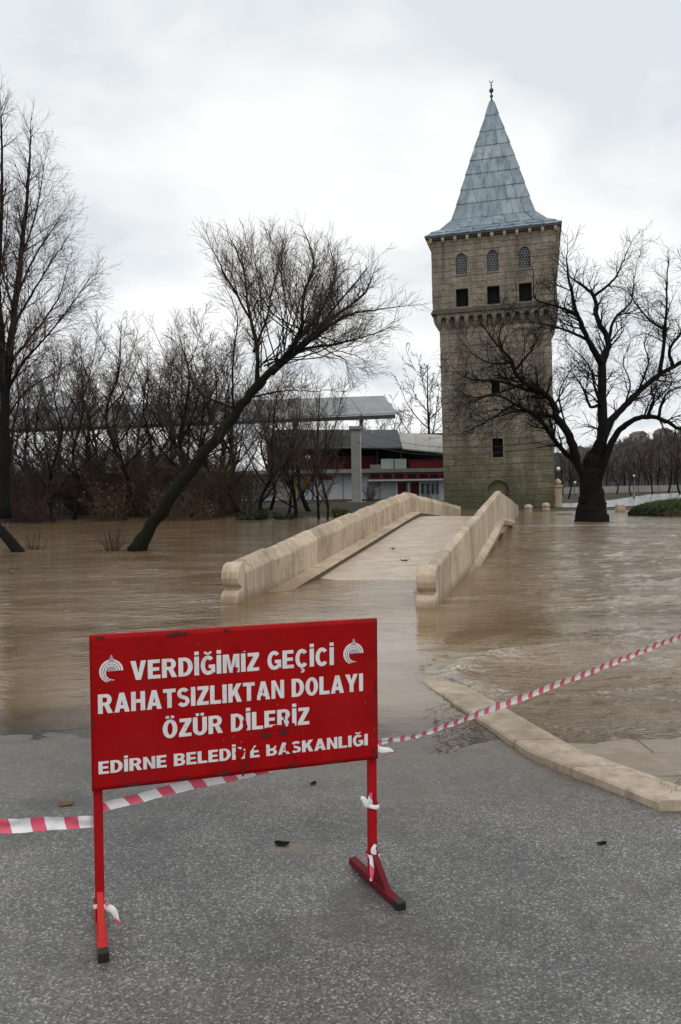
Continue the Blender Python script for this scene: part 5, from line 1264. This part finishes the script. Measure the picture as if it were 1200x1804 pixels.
# lettering: a heavy block face drawn letter by letter (cap height 1)
def arcpts(cx, cy, rx, ry, a0, a1, n=14): return [(cx+rx*cos(radians(a0+(a1-a0)*k/n)), cy+ry*sin(radians(a0+(a1-a0)*k/n))) for k in range(n+1)]
def stroke(pl, w):
    L0, R0 = [], []; m = len(pl)
    for i in range(m):
        (xa, ya), (xb, yb) = pl[max(0, i-1)], pl[min(m-1, i+1)]; l = math.hypot(xb-xa, yb-ya); nx_, ny_ = -(yb-ya)/l, (xb-xa)/l
        L0.append((pl[i][0]+nx_*w/2, pl[i][1]+ny_*w/2)); R0.append((pl[i][0]-nx_*w/2, pl[i][1]-ny_*w/2))
    return L0 + R0[::-1]
def glyph(c):
    """contours and advance width"""
    base = {'İ': 'I', 'Ğ': 'G', 'Ö': 'O', 'Ü': 'U', 'Ç': 'C', 'Ş': 'S'}.get(c, c); s_, h_ = .225, .19
    if base == ' ': return [], .26
    if base == 'I': W_, C_ = s_, [[(0,0),(s_,0),(s_,1),(0,1)]]
    elif base == 'E': W_, C_ = .58, [[(0,0),(.58,0),(.58,h_),(s_,h_),(s_,.41),(.53,.41),(.53,.59),(s_,.59),(s_,1-h_),(.56,1-h_),(.56,1),(0,1)]]
    elif base == 'L': W_, C_ = .56, [[(0,0),(.56,0),(.56,h_),(s_,h_),(s_,1),(0,1)]]
    elif base == 'T': W_, C_ = .62, [[(.31-s_/2,0),(.31+s_/2,0),(.31+s_/2,1-h_),(.62,1-h_),(.62,1),(0,1),(0,1-h_),(.31-s_/2,1-h_)]]
    elif base == 'H': W_, C_ = .68, [[(0,0),(s_,0),(s_,.41),(.68-s_,.41),(.68-s_,0),(.68,0),(.68,1),(.68-s_,1),(.68-s_,.60),(s_,.60),(s_,1),(0,1)]]
    elif base == 'N': W_, C_ = .68, [[(0,0),(.205,0),(.205,.62),(.47,0),(.68,0),(.68,1),(.475,1),(.475,.38),(.21,1),(0,1)]]
    elif base == 'M': W_, C_ = .82, [[(0,0),(.195,0),(.195,.66),(.33,0),(.49,0),(.625,.66),(.625,0),(.82,0),(.82,1),(.53,1),(.41,.40),(.29,1),(0,1)]]
    elif base == 'A': W_, C_ = .74, [[(0,0),(.235,0),(.275,.18),(.465,.18),(.505,0),(.74,0),(.485,1),(.255,1)], [(.315,.355),(.37,.66),(.425,.355)]]
    elif base == 'V': W_, C_ = .72, [[(.245,0),(.475,0),(.72,1),(.485,1),(.36,.36),(.235,1),(0,1)]]
    elif base == 'Y': W_, C_ = .72, [[(.36-s_/2,0),(.36+s_/2,0),(.36+s_/2,.41),(.72,1),(.465,1),(.36,.65),(.255,1),(0,1),(.36-s_/2,.41)]]
    elif base == 'Z': W_, C_ = .60, [[(0,0),(.60,0),(.60,h_),(.275,h_),(.60,.82),(.60,1),(.03,1),(.03,1-h_),(.32,1-h_),(0,.18)]]
    elif base == 'K': W_, C_ = .70, [[(0,0),(s_,0),(s_,.28),(.31,.42),(.455,0),(.71,0),(.475,.60),(.70,1),(.435,1),(s_,.60),(s_,1),(0,1)]]
    elif base == 'O': W_, C_ = .70, [arcpts(.35,.5,.35,.515,0,350,24), arcpts(.35,.5,.125,.335,0,350,20)]
    elif base == 'D': W_, C_ = .68, [[(0,0),(.28,0)]+arcpts(.28,.5,.40,.5,-90,90,16)+[(0,1)], [(s_,.185)]+arcpts(.28,.5,.175,.315,-90,90,12)+[(s_,.815)]]
    elif base == 'U': W_, C_ = .68, [[(0,1)]+arcpts(.34,.34,.34,.355,180,360,16)+[(.68,1),(.68-s_,1)]+arcpts(.34,.34,.115,.165,0,-180,12)+[(s_,1)]]
    elif base == 'C': W_, C_ = .67, [stroke(arcpts(.345,.5,.235,.42,42,318,26), .205)]
    elif base == 'G': W_, C_ = .70, [stroke(arcpts(.35,.5,.24,.42,44,285,24)+[(.55,.13)], .20), [(.385,.34),(.385,.52),(.70,.52),(.70,.10),(.615,.07),(.50,.235),(.50,.34)]]
    elif base == 'S': W_, C_ = .62, [stroke(arcpts(.31,.71,.205,.195,28,180,14)+arcpts(.31,.71,.205,.20,190,262,6)+[(.33,.495)]+arcpts(.31,.285,.21,.195,72,0,6)+arcpts(.31,.285,.21,.195,-10,-155,14), .195)]
    elif base == 'B': W_, C_ = .66, [[(0,0),(.40,0)]+arcpts(.40,.275,.26,.275,-90,60,10)+arcpts(.38,.74,.25,.26,-45,90,10)+[(0,1)], [(s_,.17)]+arcpts(.37,.29,.08,.115,-90,90,8)+[(s_,.405)], [(s_,.60)]+arcpts(.36,.72,.07,.105,-90,90,8)+[(s_,.83)]]
    elif base == 'R': W_, C_ = .70, [[(0,0),(s_,0),(s_,.40),(.30,.40),(.46,0),(.71,0),(.52,.43)]+arcpts(.38,.70,.28,.30,-52,90,12)+[(0,1)], [(s_,.565)]+arcpts(.36,.695,.08,.13,-90,90,8)+[(s_,.825)]]
    else: W_, C_ = .5, [[(0,0),(.5,0),(.5,1),(0,1)]]
    if c == 'İ': C_ = C_+[[(.005,1.08),(.22,1.08),(.22,1.27),(.005,1.27)]]
    if c == 'Ğ': C_ = C_+[stroke(arcpts(.35,1.25,.15,.13,190,350,10), .11)]
    if c in 'ÖÜ': C_ = C_+[[(W_/2-.20,1.07),(W_/2-.04,1.07),(W_/2-.04,1.22),(W_/2-.20,1.22)], [(W_/2+.04,1.07),(W_/2+.20,1.07),(W_/2+.20,1.22),(W_/2+.04,1.22)]]
    if c in 'ÇŞ': C_ = C_+[stroke([(W_/2,-.05),(W_/2-.01,-.10)]+arcpts(W_/2+.0,-.18,.10,.075,60,-120,8), .085)]
    return C_, W_
def lettering(txt, x0, x1, zb, cap, bold, parent, name='lettering'):
    words, pen = [[]], 0.0
    for c in txt:
        C_, W_ = glyph(c); pen0 = pen; pen += W_+.075
        if c == ' ': words.append([]); continue
        words[-1] += [[(pen0+x, y) for x, y in ct] for ct in C_]
    kx = (x1-x0)/(pen-.075)
    for items in words:                                  # one part for each word
        cu = bpy.data.curves.new(name, 'CURVE'); cu.dimensions = '2D'; cu.fill_mode = 'BOTH'
        for ct in items:
            sp_ = cu.splines.new('POLY'); sp_.points.add(len(ct)-1); sp_.use_cyclic_u = True
            for q, (x, y) in enumerate(ct): sp_.points[q].co = (x0+x*kx, y*cap, 0, 1)
        to = bpy.data.objects.new(name, cu); COL.objects.link(to)
        dg = bpy.context.evaluated_depsgraph_get(); me = bpy.data.meshes.new_from_object(to.evaluated_get(dg)); bpy.data.objects.remove(to)
        n = len(me.vertices); co = np.empty(n*3); me.vertices.foreach_get('co', co); co = co.reshape(-1, 3)
        me.vertices.foreach_set('co', np.stack([co[:, 0], np.full(n, -.0236), zb+co[:, 1]], -1).ravel()); me.update()
        me.materials.clear(); link_mesh(name, me, MAT['white'], parent)
LB = .052
lettering('VERDİĞİMİZ GEÇİCİ', .125, .922, .951, .0725, LB, pn)
lettering('RAHATSIZLIKTAN DOLAYI', .006, 1.046, .834, .073, LB, pn)
lettering('ÖZÜR DİLERİZ', .240, .817, .718, .070, LB, pn)
lettering('EDİRNE BELEDİYE BAŞKANLIĞI', .004, 1.065, .607, .0475, LB, pn)
def emblem(cx, cz, s):
    yy = -.0237; mb = MB(); mg = MB()
    def arcs(mb_, r, w, a0, a1, tail, n=26):
        vs_ = []
        for k in range(n+1):
            t = k/n; a = radians(a0+(a1-a0)*t); rr = r + tail*max(0, t-.62)*1.6; ww = w*(1 if t < .7 else 1-.55*(t-.7)/.3)
            vs_ += [(cx+s*(rr-ww/2)*cos(a), yy, cz+s*(rr-ww/2)*sin(a)), (cx+s*(rr+ww/2)*cos(a), yy, cz+s*(rr+ww/2)*sin(a))]
        mb_.add(vs_, [(2*k, 2*k+1, 2*k+3, 2*k+2) for k in range(n)])
    arcs(mb, .44, .085, -2, 250, .10); arcs(mb, .335, .075, -2, 262, .18); arcs(mb, .235, .07, -2, 285, .30)
    o1 = mb.build('emblem', MAT['white'], pn)
    mg.add([(cx+s*a, yy-.0006, cz+s*b) for a, b in ((-.10, .40), (.12, .40), (.12, .52), (.06, .52), (.06, .62), (.01, .70), (-.04, .62), (-.04, .52), (-.10, .52))], [tuple(range(9))])
    mg.add([(cx+s*a, yy-.0006, cz+s*b) for a, b in ((-.16, -.02), (.20, -.02), (.20, .12), (.10, .20), (-.06, .20), (-.16, .12))], [tuple(range(6))])
    mg.build('emblem_tower', MAT['emblemgrey'], o1)
emblem(.056, .993, .088); emblem(1.006, .993, .088)
# flaked letters: red overpaint and rust scuffs, thin skins on the panel
def blotch(cx, cz, rx, rz_, seed, mat, name, y=-.0246):
    R = random.Random(seed); n = 18; ph_ = [R.uniform(.62, 1.25) for _ in range(n)]
    vs_ = [(cx, y, cz)] + [(cx+rx*ph_[k]*cos(2*pi*k/n), y, cz+rz_*ph_[k]*sin(2*pi*k/n)) for k in range(n)]
    return MB().add(vs_, [(0, 1+k, 1+(k+1) % n) for k in range(n)]).build(name, mat, pn)
for k, (a, b, c, d) in enumerate(((.549, 1.042, .020, .012), (.520, .962, .012, .012), (.628, .842, .010, .010), (.600, .838, .006, .014), (.556, .742, .010, .022), (.676, .716, .036, .011), (.742, .722, .014, .012), (.713, .760, .004, .02),
                                   (.535, .628, .020, .026), (.570, .650, .022, .020), (.618, .657, .026, .015), (.667, .655, .022, .014), (.735, .632, .018, .022), (.760, .600, .012, .012))):
    blotch(a, b, c, d, k, MAT['red'], 'paint_flake')
for k, (a, b, c, d) in enumerate(((.30, 1.116, .045, .008), (.49, 1.118, .014, .006), (.640, .690, .026, .012), (.71, .696, .018, .014), (.560, .585, .012, .007), (.32, .556, .020, .006), (.47, .560, .030, .008), (.13, .553, .03, .005), (.75, .562, .016, .008), (.92, .552, .03, .004), (.02, 1.118, .018, .006), (1.09, .575, .008, .02), (-.012, .80, .004, .02), (1.10, .85, .004, .03), (.24, .60, .004, .003), (.86, .69, .003, .003), (.545, .552, .006, .020))):
    blotch(a, b, c, d, 50+k, MAT['rust'], 'rust_scuff', -.0250)

# ------------------------------------------------------------------ barrier tape
SM = Matrix.Translation(PLv) @ Matrix((ex, ey, ez)).transposed().to_4x4()
def S2W(x, y, z): return SM @ Vector((x, y, z))
def ribbon(name, pts, widths, twists, label, s0=0.0, grp='pieces of red and white tape', crumple=.009, sub=14, seed=1):
    R = random.Random(seed); C_ = catmull([Vector(p_) for p_ in pts], sub); m = len(C_); base = C_[0]; vs_ = []; uv_ = []; s = s0
    for i, p_ in enumerate(C_):
        t = i/(m-1); f = t*(len(widths)-1); a = min(int(f), len(widths)-2); w_ = lerp(widths[a], widths[a+1], f-a); tw = lerp(twists[a], twists[a+1], f-a)
        if i: s += (C_[i]-C_[i-1]).length
        tan = (C_[min(i+1, m-1)]-C_[max(i-1, 0)]).normalized(); side = tan.cross(Vector((0, 0, 1))); side = side.normalized() if side.length > .05 else Vector((1, 0, 0)); up_ = side.cross(tan).normalized()
        wd = up_*cos(tw)+side*sin(tw); nd = tan.cross(wd)
        for k in range(5):
            v_ = k/4-.5; cr = crumple*(mnoise.noise(Vector((s*9, v_*6, seed*3.7)))+.5*mnoise.noise(Vector((s*31, v_*9, seed))))
            vs_.append(p_-base+wd*w_*v_+nd*(cr+.10*w_*(abs(v_)*2)**2)); uv_.append((s, v_))
    me = bpy.data.meshes.new(name); fs = [(i*5+k, i*5+k+1, (i+1)*5+k+1, (i+1)*5+k) for i in range(m-1) for k in range(4)]
    me.from_pydata([tuple(v) for v in vs_], [], fs); ul = me.uv_layers.new(name='UVMap')
    for lp in me.loops: ul.data[lp.index].uv = uv_[lp.vertex_index]
    o_ = link_mesh(name, me, MAT['tape'], None, True); o_.location = base
    return tag(o_, label, 'tape', grp)
la = S2W(.0, .048, .400); lb2 = S2W(PW_-.012, .048, .588)
far_l = pix(0, 1454, 2.74); beyond_l = pix(-420, 1450, 2.5)
ribbon('barrier_tape', [beyond_l, pix(-200, 1453, 2.62), far_l, pix(90, 1450, 2.84), la], [.052, .053, .052, .050, .044], [0, .05, .1, .05, 0], 'red and white tape running from the left edge to the left leg of the board', .05, seed=2)
ribbon('barrier_tape', [la+Vector((0, 0, .052)), S2W(.3, .05, .495), S2W(.618, .052, .527), S2W(.9, .05, .56), lb2], [.036, .042, .043, .042, .034], [0, .1, 0, -.1, 0], 'red and white tape stretched behind the board between its two legs', .02, seed=3)
e1 = pix(1200, 1119, 6.1); e2 = pix(1420, 1038, 7.4)
ribbon('barrier_tape', [lb2, pix(745, 1291, 3.75), pix(870, 1246, 4.45), pix(1030, 1186, 5.2), e1, e2], [.024, .036, .054, .060, .064, .066], [.2, .6, .35, .45, .5, .4], 'red and white tape rising from the right leg of the board to the right edge', .06, seed=4)
# loose ends and knots tied round the legs
def wrap(cx, cz, tails, label, seed):
    R = random.Random(seed); rt_ = empty('tape_tie', S2W(cx, .02, cz), 0, label, 'tape', 'pieces of red and white tape')
    rt_.rotation_euler = SG.rotation_euler
    ring = []
    for k in range(17):
        a = 2*pi*k/16; r_ = .026/ max(abs(cos(a)), abs(sin(a)), .75); ring.append((r_*cos(a)*.95, r_*sin(a)*.95, .004*sin(3*a+seed)))
    def rib(pts, w_, name, s0):
        m = len(pts); vs_ = []; uv_ = []; s = s0
        for i, p_ in enumerate(pts):
            p_ = Vector(p_)
            if i: s += (p_-Vector(pts[i-1])).length
            tan = (Vector(pts[min(i+1, m-1)])-Vector(pts[max(0, i-1)])).normalized(); sd2 = tan.cross(Vector((0, -1, 0.15))); sd2 = sd2.normalized() if name != 'knot_loop' else Vector((0, 0, 1))
            ww = w_*(1 if name == 'knot_loop' else .7+.5*sin(pi*min(1, .25+i/m)))
            vs_ += [tuple(p_-sd2*ww/2), tuple(p_+Vector((0, -.003, 0))), tuple(p_+sd2*ww/2)]; uv_ += [(s, -.5), (s, 0), (s, .5)]
        me = bpy.data.meshes.new(name); me.from_pydata(vs_, [], [(i*3+k, i*3+k+1, i*3+4+k, i*3+3+k) for i in range(m-1) for k in range(2)]); ul = me.uv_layers.new(name='UVMap')
        for lp in me.loops: ul.data[lp.index].uv = uv_[lp.vertex_index]
        link_mesh(name, me, MAT['tape'], rt_, True)
    rib(ring, .018, 'knot_loop', .06)
    for q, tl in enumerate(tails): rib([tuple(v) for v in catmull([Vector(a) for a in tl], 4)], .020, 'loose_end', .05+.04*q)
wrap(.0, .095, [[(.02, -.025, 0), (.045, -.035, -.012), (.058, -.035, -.04), (.066, -.03, -.075)]], 'whitish tape knot tied low round the left leg', 1)
wrap(PW_-.012, .338, [[(-.02, -.02, .0), (-.035, -.03, .02), (-.05, -.035, .045), (-.062, -.035, .05)], [(-.015, -.022, .01), (-.02, -.03, .03), (-.016, -.034, .065)]], 'small tape bow halfway up the right leg', 2)
wrap(PW_-.012, .125, [[(.0, -.026, .01), (-.006, -.03, .035), (.004, -.03, .055)], [(-.01, -.026, 0), (-.012, -.034, -.03), (-.018, -.045, -.06), (-.022, -.05, -.085)]], 'crumpled tape knot above the dark right foot', 3)
wrap(PW_-.012, .585, [[(.02, -.0, -.01), (.045, -.005, -.018), (.075, -.005, -.022), (.095, 0, -.035)]], 'short red tape end at the lower right corner of the board', 4)

# ------------------------------------------------------------------ small litter on the asphalt, weeds
def leaf(x, y, s, rz, mat, label, Z=None, curl=.3):
    d = fwd*FPX + rgt*(x-PW/2) - upv*(y-PH/2)
    t = (.1125-CAM_Z)/(d.z+.0225*d.y); p_ = Vector((0, 0, CAM_Z))+d*t
    vs_ = []; n = 9
    for i in range(n):
        u_ = i/(n-1); w_ = s*.36*sin(pi*u_)**.8*(1+.25*sin(9*u_)); cz_ = curl*s*(.35*(2*u_-1)**2)
        vs_ += [((u_-.5)*s, -w_, cz_+.12*s*curl), ((u_-.5)*s, 0, cz_), ((u_-.5)*s, w_, cz_+.16*s*curl)]
    z = float(asph_h(p_.x, p_.y))+.003
    o_ = MB().add(vs_, [(i*3+k, i*3+k+1, i*3+4+k, i*3+3+k) for i in range(n-1) for k in range(2)]).build('fallen_leaf', mat, None, True)
    o_.location = (p_.x, p_.y, z); o_.rotation_euler = (0, 0, rz); return tag(o_, label, 'leaf', 'leaves on the asphalt')
leaf(117, 1419, .085, .2, MAT['leafbrown'], 'orange brown leaf lying on the asphalt left of the board')
leaf(552, 1381, .05, 1.0, MAT['bark'], 'small dark leaf just below the bottom edge of the board')
leaf(497, 1488, .075, -.2, MAT['bark'], 'dark curled leaf on the asphalt between the two legs of the board')
leaf(1060, 1487, .05, .3, MAT['bark'], 'dark leaf on the asphalt in front of the kerb')
for k, (x, t, s) in enumerate(((.25, 4.9, .10), (-.35, 6.6, .05))):
    p_ = BR.matrix_basis @ Vector((x, t, deck_zr(t)+.035)); R = random.Random(k); S_ = []
    for q in range(14): S_.append((R.gauss(0, s*.4), R.gauss(0, s*.25), R.uniform(0, .02), R.gauss(0, s*.7), R.gauss(0, s*.4), R.uniform(.005, .04), .006, .004))
    o_ = link_mesh('driftwood_clump', segs_mesh('driftwood_clump', S_, .004), MAT['bark']); o_.location = p_
    tag(o_, ('biggest clump of dark drift twigs at the water edge on the bridge deck', 'few drift twigs halfway up the near slope of the bridge deck', 'dark drift twigs by the right parapet on the deck', 'farthest drift twigs near the crest of the deck', 'small drift twigs left of the deck middle')[k], 'driftwood', 'drift twigs on the bridge deck')
# square stone post at the right edge with weeds round its foot
p_ = pix(1243, 1424, 4.25); ps = empty('stone_post', (p_.x, p_.y, .03), .3, 'brown stone post cut off by the right edge of the picture', 'post')
MB().lathe([(.115, -.1), (.115, .02), (.10, .05), (.092, .11), (.10, .13), (.10, .16), (.06, .20), (.02, .21)], 16).build('shaft', MAT['darkstone'], ps, True)
MB().lathe([(.13, -.12), (.13, .0), (.118, .012)], 16).build('base_ring', MAT['kerb'], ps, True)
g_ = np.random.default_rng(12); n = 420; ax = g_.normal(0, .11, n); ay = g_.normal(0, .06, n); hgt = g_.uniform(.02, .07, n)
bs = np.stack([p_.x-.03+ax, p_.y-.12+ay, np.full(n, .045)], -1); u = g_.normal(0, .5, (n, 3)); u[:, 2] = 1; u /= np.linalg.norm(u, axis=1, keepdims=True); w = np.cross(u, g_.normal(size=(n, 3))); w /= np.linalg.norm(w, axis=1, keepdims=True)
V = np.stack([bs-w*.003, bs+w*.003, bs+u*hgt[:, None]], 1).reshape(-1, 3)
o = link_mesh('weed_tuft', mesh_np('weed_tuft', V, np.arange(n*3).reshape(-1, 3)), MAT['leafolive']); tag(o, 'dark wet weeds at the foot of the stone post', 'weeds', None, 'stuff')
print('objects', len(bpy.data.objects))
